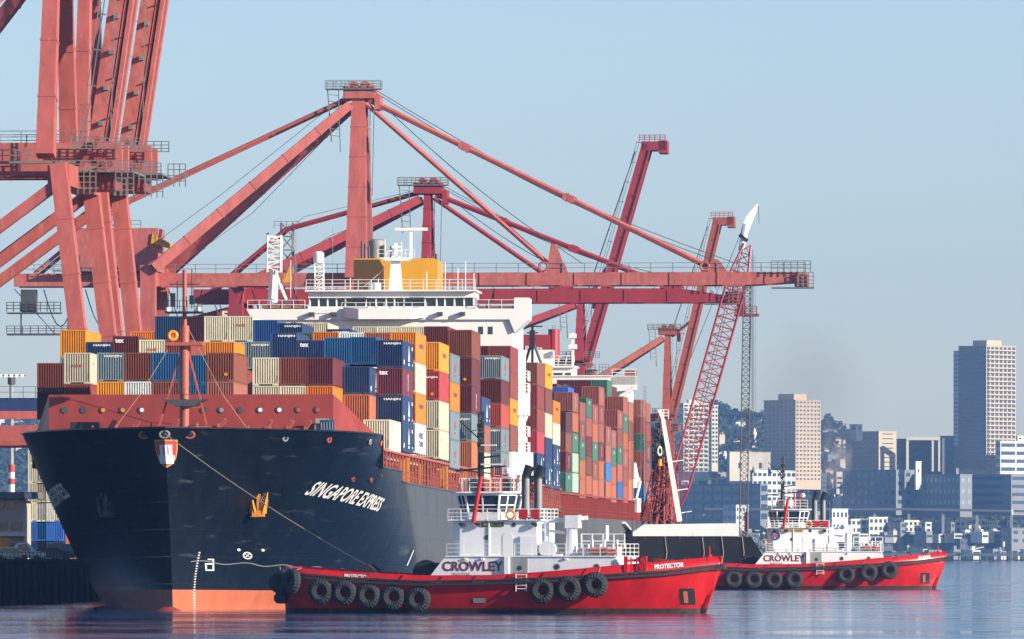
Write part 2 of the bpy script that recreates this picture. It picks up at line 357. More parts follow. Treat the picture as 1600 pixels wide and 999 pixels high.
def ship_y(z): return z - Z0                          # photo depth -> station
def hull_mesh(full=16.1, length=287, fore=True):
    ds = [0,.15,.4,.8,1.3,2,3,4,5.5,7,9,11,13.5,16,19,22,25,28,32,35.5,36.5,40,44,48,52,57,58,64,72,82,95,115,140,180,220,235,245,255,265,275,length]
    us = [-3,-1,0,1.0,1.9,3.2,4.6,6,7.5,9,10.4,12.2,13.2,14.6,16.1]
    if not fore: us = us[:-3]
    mb = MB(); idx = {}
    for i, d in enumerate(ds):
        for j, u in enumerate(us):
            s = stem(u)*(1-d/60)+d if d < 60 else d
            w = hb(s, u, full)
            for sg in ((1,) if w < 1e-6 else (1,-1)):
                idx[(i,j,sg)] = len(mb.v); mb.v.append(Vector((sg*w, s, u)))
            if w < 1e-6: idx[(i,j,-1)] = idx[(i,j,1)]
    for i in range(len(ds)-1):
        for j in range(len(us)-1):
            top = us[j+1]
            if top > 13.3 and ds[i+1] > 35.6: continue
            if top > 12.3 and ds[i+1] > 57.1: continue
            for sg in (1,-1):
                f = [idx[(i,j,sg)], idx[(i+1,j,sg)], idx[(i+1,j+1,sg)], idx[(i,j+1,sg)]]
                if sg < 0: f = f[::-1]
                g = []
                for q in f:
                    if q not in g: g.append(q)
                if len(g) > 2: mb.f.append(g); mb.m.append(1 if top <= 1.95 else 0)
    n = len(ds)-1; jt = us.index(12.2)
    mb.f.append([idx[(n,j,1)] for j in range(jt+1)] + [idx[(n,j,-1)] for j in range(jt,-1,-1)]); mb.m.append(0)
    return mb
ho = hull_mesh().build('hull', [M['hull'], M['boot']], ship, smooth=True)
rl = MB()
for sg in (1,-1):
    pts = [Vector((sg*hb(q,16.1),q,16.12)) for q in [0.01,.3,.7,1.2,2,3,4.5,6,8,10,13,16,20,25,30,35.5]]
    for a_,b_ in zip(pts,pts[1:]): rl.beam(a_,b_,.3,.14)
    rl.beam((sg*16.05,35.5,16.1),(sg*16.05,35.5,13.2),.3,.16); rl.beam((sg*16.05,35.5,13.2),(sg*16.05,57,13.2),.3,.14); rl.beam((sg*16.05,57,12.2),(sg*16.05,284,12.2),.3,.14)
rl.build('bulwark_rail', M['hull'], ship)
# decks
mb = MB()
def deck(mb, s0, s1, u, n=14, inset=0.1):
    L = [];
    for i in range(n+1):
        s = s0+(s1-s0)*i/n; w = max(0.02, hb(s, u)-inset); L.append((w, s))
    vs = [(w,s,u) for w,s in L] + [(-w,s,u) for w,s in L]
    mb.add(vs, [(i, i+1, n+2+i, n+1+i) for i in range(n)])
deck(mb, 1.9, 57, 13.0, 24); deck(mb, 57.05, 286.6, 12.0, 10)
mb.build('deck', M['deck'], ship)
# breakwater
bw = MB(); BT = 19.55
bw.box(-12.9, 21.5, 14.6, 12.9, 21.85, BT)
bw.prism([(12.9,21.5,14.6),(12.9,21.5,BT),(15.75,34,16.1),(15.6,34,14.6)], (-0.3,0.1,0))
bw.prism([(-12.9,21.5,14.6),(-12.9,21.5,BT),(-15.75,34,16.1),(-15.6,34,14.6)], (0.3,0.1,0))
bwo = bw.build('breakwater', M['redlead'], ship)
cols = ['redlead','redlead','orange','orange','white','mastred','white','dark','mastred','dark','dark','white','white','mastred','orange']
for px, c in ((103,'dark'),(133,'dark'),(163,'orange'),(194,'orange'),(224,'white'),(322,'dark'),(349,'grey'),(380,'dark'),(410,'white'),(440,'white'),(470,'mastred'),(500,'mastred')):
    t = QC - (VP-px)*769.5/F
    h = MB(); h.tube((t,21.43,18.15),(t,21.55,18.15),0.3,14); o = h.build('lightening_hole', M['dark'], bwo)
    if c != 'dark': h = MB(); h.tube((t+.06,21.38,18.15),(t+.06,21.43,18.15),0.2,12); h.build('hole_view', M[c], o)  # added disc in the colour of the container seen through the hole
# foremast
fm = MB(); y = 14
fm.tube((0.25,y,13),(0.25,y,25.5),0.42,14); fm.tube((0.25,y,25.5),(0.25,y,30.5),0.2,10)
fm.beam((-2,y,16.6),(0.1,y,23.6),0.16); fm.beam((2.4,y,16),(0.5,y,23.6),0.16)
fm.beam((2.4,y,13),(2.4,y,16),0.16); fm.beam((-2,y,13),(-2,y,16.6),0.16); fm.beam((0.3,y,18.2),(1.8,y,18.2),0.12)
fm.beam((0.25,y,23.7),(0.25,y,24.0),3.4,1.8)
mast = fm.build('foremast', M['mastred'], ship, smooth=True)
pf = MB(); pf.prism([(-1.7,y-1,18.9),(2.3,y-1,18.9),(1.2,y-1,18.3),(-.6,y-1,18.3)], (0,2,0)); pf.rail([(-1.7,y-1,18.9),(2.3,y-1,18.9)],0.9,2,0.9,0.02)
pf.build('platform', M['dark'], mast)
pf = MB(); pf.box(-1.4,y-1,26.6,1.9,y+1,26.75); pf.rail([(-1.4,y-1,26.7),(1.9,y-1,26.7)],1.0,2,0.7,0.025); pf.box(-1.0,y-.3,27.2,-.6,y+.3,28.4); pf.box(0.7,y-.3,27.4,1.1,y+.3,28.2)
pf.tube((-.4,y,27),(-.4,y,29.5),0.06,6); pf.tube((.9,y,27),(.9,y,30.6),0.05,6); pf.beam((-1.1,y,29.2),(1.6,y,29.2),0.08)
pf.build('light_platform', M['black'], mast)
hn = MB(); hn.torus((-0.75,y-0.5,24.6),(0.25,-1,0.05),0.36,0.15,18,8); hn.tube((-0.6,y,24.6),(-0.75,y-0.45,24.6),0.3,12); hn.build('horn', M['orange'], mast, smooth=True)
for k in (-1,1):
    l = MB(); l.tube((k*1.4+.25,y-1,26.75),(k*1.4+.25,y-1,27.1),0.22,10); l.build('lamp', M['whiteclean'], mast)
fs = MB(); fs.path([(0.0,y,25.4),(-3.5,13,19.5),(-6.6,12,15.2)],0.025); fs.path([(0.5,y,25.4),(3.2,18,19.5),(5.4,22,16)],0.025); fs.build('stay_wire', M['rope'], mast)
# crest on the stem
def onhull(t, u, off=0.05):
    s = s_of(t, u)
    return Vector((t*(1+0.002), s - off, u))
cr = [(-1.02,15.05),(1.02,15.05),(0.98,14.2),(0.8,13.4),(0.45,12.85),(0,12.6),(-0.45,12.85),(-0.8,13.4),(-0.98,14.2)]
def hullpoly(name, pts, mt, off, parent, n=14):
    us = [p[1] for p in pts]; u0, u1 = min(us), max(us); mb = MB(); prev = None
    def rng(u):
        xs = []
        for (a,b),(c,d) in zip(pts, pts[1:]+pts[:1]):
            if (b-u)*(d-u) <= 0 and b != d: xs.append(a+(c-a)*(u-b)/(d-b))
        return min(xs), max(xs)
    for i in range(n+1):
        u = u0+(u1-u0)*(i/n)*0.9998+0.0001*(u1-u0); lo, hi = rng(u); k = 8
        row = [onhull(lo+(hi-lo)*j/k, u, off) for j in range(k+1)]
        if prev: mb.add(prev+row, [(j,j+1,k+2+j,k+1+j) for j in range(k)])
        prev = row
    return mb.build(name, mt, parent)
crest = hullpoly('crest', cr, M['gold'], 0.06, ho)
hullpoly('crest_field', [(a*0.92, 13.82+(b-13.82)*0.92) for a,b in cr], M['markred'], 0.08, crest)
for t0 in (-0.55,-0.15,0.25): hullpoly('crest_tower', [(t0,13.2),(t0+.3,13.2),(t0+.3,14.4),(t0+.34,14.6),(t0-.04,14.6),(t0,14.4)], M['mark'], 0.10, crest)
hullpoly('crest_gate', [(-.6,12.95),(.6,12.95),(.7,13.7),(-.7,13.7)], M['mark'], 0.11, crest)
# fairleads and shell openings
def fairlead(t, u, w=0.55, h=0.3, s=None, c='mastred'):
    if s is None: p = onhull(t, u, 0.03); nrm = Vector((t*0.05,-1,0))
    else: sg = 1 if t > 0 else -1; p = Vector((sg*(hb(s,u)+0.02), s, u)); d = (hb(s+.5,u)-hb(s-.5,u)); nrm = Vector((sg*1,-d,-0.2))
    nrm.normalize(); m1 = MB(); m1.torus(p, nrm, w*0.75, 0.11, 14, 6); m1.v = [Vector((v.x, v.y, p.z+(v.z-p.z)*0.75)) for v in m1.v]
    o = m1.build('fairlead', M[c], ho, smooth=True)
    m2 = MB(); m2.tube(p, p+nrm*0.06, w*0.7, 12); m2.v = [Vector((v.x,v.y,p.z+(v.z-p.z)*0.75)) for v in m2.v]; m2.build('fairlead_opening', M['black'], o)
for t in (-2.0, 0.0, 2.0): fairlead(t, 15.5, c='grey' if t == 0 else 'mastred')
for s in (11,17,27,34): fairlead(1, 15.35-0.0*s, 0.4, s=s, c='grey' if s in (11,27) else 'mastred')
for s in (29,34.5): fairlead(1, 12.0, 0.35, s=s, c='redlead')
# name on the bow, port and starboard
def hull_text(body, s0, s1, ub0, ub1, hgt, sg, shear=0.35, name='ship_name', mt='mark', bold=0.02, mirror=False):
    vs, fs = text_geo(body, 1.0, shear, bold)
    x0 = min(v.x for v in vs); x1 = max(v.x for v in vs); y0 = min(v.y for v in vs); y1 = max(v.y for v in vs)
    m1 = MB(); out = []
    for v in vs:
        a = (v.x-x0)/(x1-x0); b = (v.y-y0)/(y1-y0)*hgt
        s = s0+(s1-s0)*a; u = ub0+(ub1-ub0)*a+b
        w = hb(s,u); d = (hb(s+.5,u)-hb(s-.5,u))
        out.append(Vector((sg*(w+0.05), s-0.05*d, u)))
    m1.add(out, fs if sg > 0 else [f[::-1] for f in fs]); return m1.build(name, M[mt], ho)
hull_text('SINGAPORE EXPRESS', 21.5, 43.5, 10.5, 9.2, 1.25, 1)
hull_text('SINGAPORE EXPRESS', 46, 24, 9.0, 10.4, 1.25, -1, mt='mark')
# load marks: draught figures, thruster mark, bulb mark
dm = MB()
for i in range(22):
    u = 0.2+i*0.235; t = 1.35 + 0.0014*i*i; s = s_of(t,u)
    dm.add([Vector((t,s-.06,u)), Vector((t+.16,s-.02,u)), Vector((t+.16,s-.02,u+.12)), Vector((t,s-.06,u+.12))], [(0,1,2,3)])
dm.build('draught_marks', M['mark'], ho)
for (t,u,n) in ((5.4,5.0,'thruster_mark'),(4.85,5.5,'bow_dot'),(6.55,5.5,'bow_dot')):
    r = 0.33 if n[0]=='t' else 0.12; m1 = MB(); pts = []
    for k in range(18): a = k*math.pi/9; pts.append((t+r*math.cos(a), u+r*math.sin(a)))
    v = [Vector((x, s_of(x,z)-0.06, z)) for x,z in pts]
    if n[0]=='t':
        v2 = [Vector((t+(x-t)*.7, s_of(t+(x-t)*.7,u+(z-u)*.7)-0.06, u+(z-u)*.7)) for x,z in pts]
        m1.add(v+v2, [(i,(i+1)%18,18+(i+1)%18,18+i) for i in range(18)])
        for sg in (1,-1):
            q = [(t-.2*sg-.04,u-.2),(t-.2*sg+.04,u-.2),(t+.2*sg+.04,u+.2),(t+.2*sg-.04,u+.2)]
            m1.add([Vector((x,s_of(x,z)-.07,z)) for x,z in q], [(0,1,2,3)])
    else: m1.add(v, [tuple(range(18))])
    m1.build(n, M['mark'], ho)
bm_ = MB()
for q in ([(3.15,3.95),(3.95,3.95),(3.95,4.08),(3.15,4.08)],[(3.15,4.6),(3.95,4.6),(3.95,4.73),(3.15,4.73)],[(3.15,4.08),(3.3,4.08),(3.3,4.6),(3.15,4.6)],[(3.8,4.08),(3.95,4.08),(4.05,5.2),(3.9,5.2)],[(3.45,5.08),(3.9,5.08),(3.9,5.2),(3.45,5.2)]):
    q = [(2.35+(x-3.15)*.75, 3.6+(z-3.95)*.85) for x,z in q]
    bm_.add([Vector((x,s_of(x,z)-.07,z)) for x,z in q], [(0,1,2,3)])
bm_.build('bulb_mark', M['mark'], ho)
# white scrape along the flank and tug marks
sc = MB(); prev = None
for i in range(30):
    s = 9+i*1.2; u = 4.35+0.12*math.sin(i*0.9)-0.018*i; w = hb(s,u)+.05; row = [Vector((w,s,u)), Vector((hb(s,u+.09)+.05,s,u+.09))]
    if prev: sc.add(prev+row, [(0,2,3,1)])
    prev = row
sc.build('scrape_mark', paint('scrape', (0.16,0.17,0.18), 0.8), ho)
ar = MB(); ar.add([Vector((hb(s,u)+.06,s,u)) for s,u in ((68,4.4),(68.6,4.4),(70.6,5.9),(70.0,5.9))], [(0,1,2,3)]); ar.build('tug_push_mark', M['mark'], ho)
# anchors in their pockets
def anchor(sg):
    s, u = 15.0, 9.6; w = hb(s,u)
    pk = MB(); d = Vector((sg*0.55,-0.8,-0.25)).normalized(); p = Vector((sg*w, s, u))
    pk.torus(p, d, 1.15, 0.2, 18, 6); pk.tube(p-d*0.4, p+d*0.05, 1.15, 16); pko = pk.build('anchor_pocket', M['black'], ho, smooth=True)
    a = MB(); c = p + d*0.55
    a.beam(c+Vector((0,0,1.0)), c+Vector((sg*0.1,0,-0.8)), 0.3, 0.35)
    a.beam(c+Vector((-0.55,0,-0.75)), c+Vector((0.55,0,-0.75)), 0.6, 0.55)
    for k in (-1,1): a.beam(c+Vector((k*0.45,-.1,-0.7)), c+Vector((k*0.75+sg*.1,-.45,1.15)), 0.5, 0.3, 0, 0.08, 0.12)
    a.tube(c+Vector((0,0,1.0)), c+Vector((0,0.3,1.4)), 0.12, 8)
    a.build('anchor', M['orange'] if sg > 0 else M['black'], pko)
anchor(1); anchor(-1)
# rust runs below openings and scuppers
M['rustrun'] = paint('rust_run', (0.07,0.032,0.018), 0.8, var=0.4, scale=2)
for s_, u_, ln, wd in ((41,12.9,2.2,.1),(49,12.9,3.4,.12),(60,12.1,2.6,.12),(72,12.1,3.6,.14),(86,12.1,2.0,.12),(98,12.1,4.0,.16),(117,12.1,2.6,.14),(139,12.1,3.4,.16)):
    rm = MB(); prev = None
    for i in range(9):
        u = u_-ln*i/8; w_2 = wd*(1-.8*i/8)/2; row = [Vector((hb(s_+k_,u)+.04, s_+k_, u)) for k_ in (-w_2,w_2)]
        if prev: rm.add(prev+row, [(0,1,3,2)])
        prev = row
    rm.build('rust_run', M['rustrun'], ho)
# bulb awash
bl = MB()
for i in range(7):
    pass
n, k = 12, 14; vs = []
for i in range(n+1):
    a = math.pi*i/n
    for j in range(k): b = 2*math.pi*j/k; vs.append((1.9*math.sin(a)*math.cos(b), 3.5-5.5*math.cos(a)*1.0, -1.55+2.0*math.sin(a)*math.sin(b)))
bl.add(vs, [(i*k+j, i*k+(j+1)%k, (i+1)*k+(j+1)%k, (i+1)*k+j) for i in range(n) for j in range(k)])
bl.build('bulbous_bow', M['redlead'], ship, smooth=True)
# forecastle deck gear
def winch(t, s, u, k=1.0, c='mastred'):
    w = MB(); w.tube((t-.9*k,s,u+1.0),(t+.9*k,s,u+1.0),0.55*k,12); w.tube((t-1.0*k,s,u+1.0),(t-.9*k,s,u+1.0),0.85*k,14); w.tube((t+.9*k,s,u+1.0),(t+1.0*k,s,u+1.0),0.85*k,14)
    w.box(t-.8*k,s-.6,u,t+.8*k,s+.6,u+.6); w.beam((t+.5*k,s,u+.8),(t+1.6*k,s-.2,u+2.1),0.35); w.build('mooring_winch', M[c], ship, smooth=True)
for t, s in ((-5.2,15),(-7.6,17),(2.4,13.5),(-2.0,16),(6.5,16.5),(8.3,18),(9.8,19)): winch(t, s, 15.0, 0.8 if abs(t)>5 else 1.0)
db = MB(); db.box(-10.6,18.5,13.05,-8.0,20.5,17.0); db.build('deck_locker', M['black'], ship)
db = MB(); db.box(11.3,20.4,15.0,12.9,21.4,17.0,0); db.box(11.8,20.2,15,13.1,20.4,17.2,1); db.box(11.4,20.2,16.9,12.6,20.6,17.35,0)
for i in range(5): db.box(11.9+i*.25,20.15,15.1,11.98+i*.25,20.2,17.0,0)
db.build('control_box', [M['grey'], M['c_B']], ship)
# hatch coaming, stanchions, side rail
cm = MB()
cm.box(12.4, 37, 12.0, 13.0, 214, 14.7); cm.box(-13, 37, 12, -12.4, 214, 14.7); cm.box(12.4, 236, 12.0, 13.0, 284, 14.7)
cm.box(13.0,36.5,13.1,15.9,36.8,14.7)
cm.build('hatch_coaming', M['coam'], ship)
ls = MB()
s = 37.5
while s < 284:
    if not 214 < s < 236:
        ls.beam((16.0,s,12.2 if s>57 else 13.2),(16.0,s,14.8),0.17,0.2); ls.beam((15.9,s,14.7),(14.2,s,14.7),0.2)
        if int(s) % 2: ls.beam((15.9,s+.2,12.4),(14.3,s+1.8,14.5),0.08)
    s += 3.6
ls.beam((16.0,37,14.85),(16.0,214,14.85),0.3,0.22); ls.beam((16.0,236,14.85),(16.0,284,14.85),0.3,0.22)
ls.rail([(16.05,58,12.2),(16.05,284,12.2)],1.1,2,3.2,0.022); ls.rail([(16.05,37,13.2),(16.05,57,13.2)],1.1,2,3.2,0.022)
ls.build('lashing_frame', M['mastred'], ship)
yl = MB()
for s in (66,88,112,140,170,199,250): yl.box(15.2,s,12.2,16.0,s+0.35,14.7)
yl.build('yellow_ladders', M['yellow'], ship)
# ---------------------------------------------------------------- deckhouse of the near ship
def sx(px, Y, q=QC): return q - (VP-px)*Y/F           # ship-local x of a photo column at depth Y (port positive)
def su(py, Y, z0=Z0, pitch=PITCH): return CAMH + (HY-py)*Y/F + pitch*(Y-z0)
def deckhouse():
    Y = 965.; s0 = Y-Z0; X = lambda p: sx(p,Y); U = lambda p: su(p,Y)
    hs = MB(); hs.box(X(400), s0, 12.0, X(805), s0+17, U(483))
    house = hs.build('deckhouse', M['whiteclean'], ship)
    wg = MB()
    wg.prism([(X(388),s0-.4,U(483)),(X(830),s0-.4,U(483)),(X(830),s0-.4,U(500)),(X(808),s0-.4,U(520)),(X(800),s0-.4,U(500)),(X(412),s0-.4,U(500)),(X(400),s0-.4,U(505))], (0,5,0))
    wg.box(X(808), s0-.4, U(483), X(830), s0+4.6, U(466))
    wg.rail([(X(390),s0-.4,U(483)),(X(480),s0-.4,U(483))],1.0,2,1.4,0.03); wg.rail([(X(748),s0-.4,U(483)),(X(808),s0-.4,U(483))],1.0,2,1.4,0.03)
    wg.build('bridge_wing', M['whiteclean'], house)
    for q_ in ((412,478,481.5,477),(750,806,482,479)): dk = MB(); dk.box(X(q_[0]),s0-.3,U(q_[2]),X(q_[1]),s0+4,U(q_[3])); dk.build('wing_deck', M['c_p'], house)
    wh = MB(); wh.box(X(484), s0+0.2, U(483), X(745), s0+7, U(479)); wh.box(X(484), s0+0.2, U(465.5), X(745), s0+7, U(455))
    wh.box(X(480), s0-.6, U(456), X(749), s0+7.5, U(453.5))
    wh.box(X(486), s0+1.2, U(479), X(743), s0+6.8, U(465.5), 1)
    wh.prism([(X(575),s0+.2,U(500)),(X(652),s0+.2,U(500)),(X(648),s0-1.6,U(496)),(X(580),s0-1.6,U(496))],(0,0,U(481)-U(497)))
    who = wh.build('wheelhouse', [M['whiteclean'], M['glass']], house)
    for px in (486,500,514,528,542,556,574,590,606,619,634,652,667,685,698,713,728,743):
        m = MB(); m.box(X(px)-.06, s0+0.5, U(480), X(px)+.09, s0+0.9, U(464)); m.build('window_post', M['whiteclean'], who)
    for a,b in ((487,500),(500,514),(514,528),(528,542),(542,556),(574,590),(590,606),(606,619),(619,634),(634,645),(667,685),(685,698),(698,713),(713,728),(728,742)):
        m = MB(); m.box(X(a)+.03, s0+0.9, U(479.6), X(b)-.03, s0+1.0, U(464.8)); m.build('window', M['glass'], who)
    # enclosed centre windows lean outwards
    for a,b in ((556,573),(646,664)):
        m = MB(); m.prism([(X(a),s0+.5,U(481)),(X(b),s0+.5,U(481)),(X(b)+.2,s0-.2,U(465)),(X(a)-.2,s0-.2,U(465))],(0,.15,0)); m.build('window', M['glass'], who)
    bwk = MB(); bwk.prism([(X(540),s0-.6,U(496)),(X(672),s0-.6,U(496)),(X(650),s0-2.2,U(500)),(X(566),s0-2.2,U(500))],(0,0,U(480)-U(496))); bwk.build('bridge_front', M['whiteclean'], house)
    rl = MB(); rl.rail([(X(482),s0-.5,U(453.5)),(X(747),s0-.5,U(453.5))],1.15,3,1.5,0.035); rl.rail([(X(540),s0-2.1,U(481)),(X(672),s0-2.1,U(481))],0.5,1,1.5,0.03)
    for px,h in ((505,2),(548,1.5),(592,1.4),(668,2.2),(697,3.2),(717,2.6),(729,3.4),(742,2.0)): rl.tube((X(px),s0+2,U(454)),(X(px),s0+2,U(454)+h),0.05,5)
    rl.build('roof_railing', M['whiteclean'], house)
    for px in (491,525,555,662,692,727): sl_ = MB(); sl_.box(X(px)-.3,s0-1.1,U(494),X(px)+.3,s0-.3,U(488.5)); sl_.build('floodlight', M['dark'], house)
    for px in (755,770): m = MB(); m.box(X(px)-.27,s0-.03,U(523),X(px)+.27,s0+.05,U(511)); m.build('window', M['glass'], house)
    # raking awnings and dome tanks on the monkey island
    t = MB(); t.tube((X(585),s0+3,U(454)),(X(585),s0+3,U(441)),0.75,14); t.tube((X(588),s0+3,U(441)),(X(588),s0+3,U(439.8)),0.75,14,0,0.2); t.build('liferaft_drum', M['whiteclean'], house, smooth=True)
    # radar mast
    r = MB(); c = X(617); r.beam((c,s0+4,U(454)),(c,s0+4,U(398)),1.5,1.4,0,0.9,0.9)
    r.prism([(X(590),s0+3,U(401)),(X(648),s0+3,U(401)),(X(636),s0+3,U(406)),(X(603),s0+3,U(406))],(0,2.4,0)); r.rail([(X(590),s0+3,U(401)),(X(648),s0+3,U(401))],0.9,2,1,0.03)
    r.beam((c,s0+4,U(398)),(c,s0+4,U(378)),0.35); r.beam((X(605),s0+4,U(390)),(X(628),s0+4,U(390)),0.15); r.tube((X(600),s0+4,U(401)),(X(600),s0+4,U(372)),0.06,5); r.tube((X(626),s0+4,U(401)),(X(626),s0+4,U(376)),0.06,5)
    r.beam((X(641),s0+4,U(403)),(X(641),s0+4,U(359)),0.3); r.beam((X(560),s0+4.2,U(452)),(X(612),s0+4.2,U(407)),0.05)
    ro = r.build('radar_mast', M['whiteclean'], house)
    m = MB(); m.box(X(616),s0+3.7,U(358.5),X(667),s0+4.3,U(354)); m.build('radar_scanner', M['whiteclean'], ro)
    m = MB(); m.box(X(612),s0+2.6,U(386),X(626),s0+3.0,U(383)); m.build('radar_scanner', M['whiteclean'], ro)
    # satellite dome on its lattice post
    m = MB(); m.lattice((X(498),s0+3,U(454)),(X(498),s0+3,U(410)),1.0,7,0.05,0.03); d = m.build('dome_mast', M['whiteclean'], house)
    m = MB(); n,k=8,14; vs=[]; r0=0.62
    m.tube((X(497),s0+3,U(409)),(X(497),s0+3,U(394)),r0,k,0,r0,True); m.tube((X(497),s0+3,U(394)),(X(497),s0+3,U(391)),r0,k,0,0.35); m.build('satellite_dome', M['whiteclean'], d, smooth=True)
    # funnel
    Yf = 984.; sf = Yf-Z0; Xf = lambda p: sx(p,Yf); Uf = lambda p: su(p,Yf)
    f = MB(); f.prism([(Xf(556),sf,Uf(480)),(Xf(687),sf,Uf(480)),(Xf(687),sf,Uf(408)),(Xf(682),sf,Uf(404)),(Xf(640),sf,Uf(404)),(Xf(626),sf,Uf(414)),(Xf(614),sf,Uf(414)),(Xf(604),sf,Uf(404)),(Xf(556),sf,Uf(404))],(0,8,0)); fo = f.build('funnel', M['yellow'], house)
    m = MB(); m.prism([(Xf(556.5),sf-.04,Uf(478)),(Xf(603),sf-.04,Uf(478)),(Xf(603),sf-.04,Uf(418)),(Xf(596),sf-.04,Uf(406)),(Xf(556.5),sf-.04,Uf(406))],(0,.03,0)); m.build('funnel_shade', M['funnel_shade'], fo)  # flat brown sheet painting shade onto the funnel's left front
    m = MB(); m.tube((Xf(589),sf+3,Uf(405)),(Xf(589),sf+3,Uf(375)),1.0,16); m.tube((Xf(589),sf+3,Uf(375)),(Xf(589),sf+3,Uf(372)),1.0,16,0,0.7); m.tube((Xf(602),sf+2,Uf(405)),(Xf(602),sf+2,Uf(382)),0.25,8); m.build('exhaust_uptake', M['grey'], fo, smooth=True)
    for px,t in ((566,376),(571,380),(577,384),(612,384),(668,398),(676,400),(683,396)): m = MB(); m.tube((Xf(px),sf+2,Uf(405)),(Xf(px),sf+2,Uf(t)),0.14,6); m.build('exhaust_pipe', M['dark'], fo)
    # port-side ladder tower with platforms
    l = MB(); xo = 16.0
    for u0,u1,w,d in ((22.4,24.9,1.9,4),(19.4,20.0,1.6,4),(15.6,18.2,2.2,5),(25.9,26.3,1.3,3)):
        l.box(14.0,s0+6,u0,14.4+w,s0+6+d,u1)
    for u0 in (20.0,18.2,24.9,26.3): l.rail([(14.4,s0+6,u0),(16.3,s0+6,u0),(16.3,s0+9.6,u0)],1.1,3,0.8,0.05)
    l.beam((15.9,s0+6.5,12),(15.9,s0+6.5,29.5),0.3); l.beam((14.4,s0+6.4,12),(14.4,s0+6.4,30),0.25); l.beam((14.4,s0+6.2,18.2),(16.2,s0+6.2,22.3),0.35); l.beam((14.4,s0+9,12.3),(16.0,s0+9,15.6),0.3)
    for i in range(16): l.beam((14.4,s0+6.3,22+i*.5),(15.4,s0+6.3,22+i*.5),0.07)
    l.build('ladder_tower', M['whiteclean'], house)
    # white signal mast on the starboard wing
    m = MB(); Xm = X(432)
    m.tube((X(424),s0+3,U(478)),(X(427),s0+3,U(420)),0.62,10,0,0.45); m.beam((X(447),s0+4,U(474)),(X(429),s0+3,U(425)),0.3)
    m.lattice((X(427),s0+3,U(424)),(X(428),s0+3,U(366)),1.5,7,0.09,0.06)
    for py in (368,385,399): m.beam((X(417),s0+3,U(py)),(X(438),s0+3,U(py)),0.22)
    sm_ = m.build('signal_mast', M['whiteclean'], house)
    m = MB()
    for py in (366,390): m.box(X(415.5),s0+2.6,U(py+2),X(418.5),s0+3.2,U(py-4))
    m.build('mast_lamps', M['dark'], sm_)
    m = MB(); m.tube((X(453),s0+3,U(480)),(X(453),s0+3,U(405)),0.04,5); m.prism([(X(453),s0+3,U(410)),(X(455),s0+3,U(437)),(X(447),s0+3,U(440)),(X(440),s0+3,U(438)),(X(447),s0+3,U(424))],(0,.03,0),1); m.build('signal_flag', [M['whiteclean'],M['yellow']], house)
    for px,t in ((461,362),(519,352),(484,430)): m = MB(); m.tube((X(px),s0+3,U(480)),(X(px),s0+3,U(t)),0.035,4); m.build('whip_aerial', M['grey'], house)
deckhouse()

# ---------------------------------------------------------------- shipping containers
CW, CL = 2.438, 12.19
def container_mesh(H, name):
    mb = MB(); w = CW/2; e = 0.10
    # frame
    for x in (-w, w-e):
        for y in (0, CL-e): mb.box(x, y, 0, x+e, y+e, H)
    mb.box(-w+e,0.0,H-0.12,w-e,e,H); mb.box(-w+e,CL-e,H-.12,w-e,CL,H)
    mb.box(-w+e,0.0,0.0,-0.62,e,0.17); mb.box(0.62,0.0,0.0,w-e,e,0.17); mb.box(-0.62,0.05,0.0,0.62,0.08,0.20,1); mb.add([(-w+e,.16,.1),(w-e,.16,.1),(w-e,.16,H-.1),(-w+e,.16,H-.1)],[(0,1,2,3)],1); mb.box(-0.62,0.0,0.14,0.62,e,0.2)
    mb.box(-w,e,0,-w+e,CL-e,0.16); mb.box(w-e,e,0,w,CL-e,0.16); mb.box(-w,e,H-.1,-w+e,CL-e,H); mb.box(w-e,e,H-.1,w,CL-e,H)
    mb.add([(-w+e,e,H-.03),(w-e,e,H-.03),(w-e,CL-e,H-.03),(-w+e,CL-e,H-.03)], [(0,1,2,3)])
    mb.add([(-w+e,CL-.04,.1),(w-e,CL-.04,.1),(w-e,CL-.04,H-.1),(-w+e,CL-.04,H-.1)], [(0,3,2,1)])
    mb.add([(-w+.05,e,.1),(-w+.05,CL-e,.1),(-w+.05,CL-e,H-.1),(-w+.05,e,H-.1)], [(0,1,2,3)])
    # corrugated front
    def corr(n, L, f):
        for i in range(n):
            a = L*i/n; p = L/n
            pts = [(a,0),(a+p*.28,0),(a+p*.5,1),(a+p*.78,1),(a+p,0)]
            for (x0,d0),(x1,d1) in zip(pts,pts[1:]): f(x0,d0,x1,d1)
    wi = 2*(w-e); z0, z1 = 0.16, H-0.11
    def fr(x0,d0,x1,d1):
        y0 = 0.015+0.125*d0; y1 = 0.015+0.125*d1
        mb.add([(-w+e+x0,y0,z0),(-w+e+x1,y1,z0),(-w+e+x1,y1,z1),(-w+e+x0,y0,z1)], [(0,1,2,3)])
    corr(10, wi, fr)
    def sd(x0,d0,x1,d1):
        a = w-0.012-0.036*d0; b = w-0.012-0.036*d1
        mb.add([(a,e+x0,z0),(b,e+x1,z0),(b,e+x1,z1),(a,e+x0,z1)], [(0,1,2,3)])
    corr(40, CL-2*e, sd)
    o = mb.build(name, [M['c_r'], M['dark']]); me = o.data; bpy.data.objects.remove(o); return me
CM = {2.59: container_mesh(2.59, 'container_shell'), 2.87: container_mesh(2.87, 'high_container_shell')}
def markmesh(name, mb, mt):
    o = mb.build(name, mt); me = o.data; bpy.data.objects.remove(o); return me
ex, ez, ey = Vector((1,0,0)), Vector((0,0,1)), Vector((0,1,0))
MK = {}
MK['hj'] = markmesh('line_name', text_mb('HANJIN', 0.5, (-0.55,-0.02,2.12), ex, ez, width=1.6, height=0.26, bold=0.02), M['mark'])
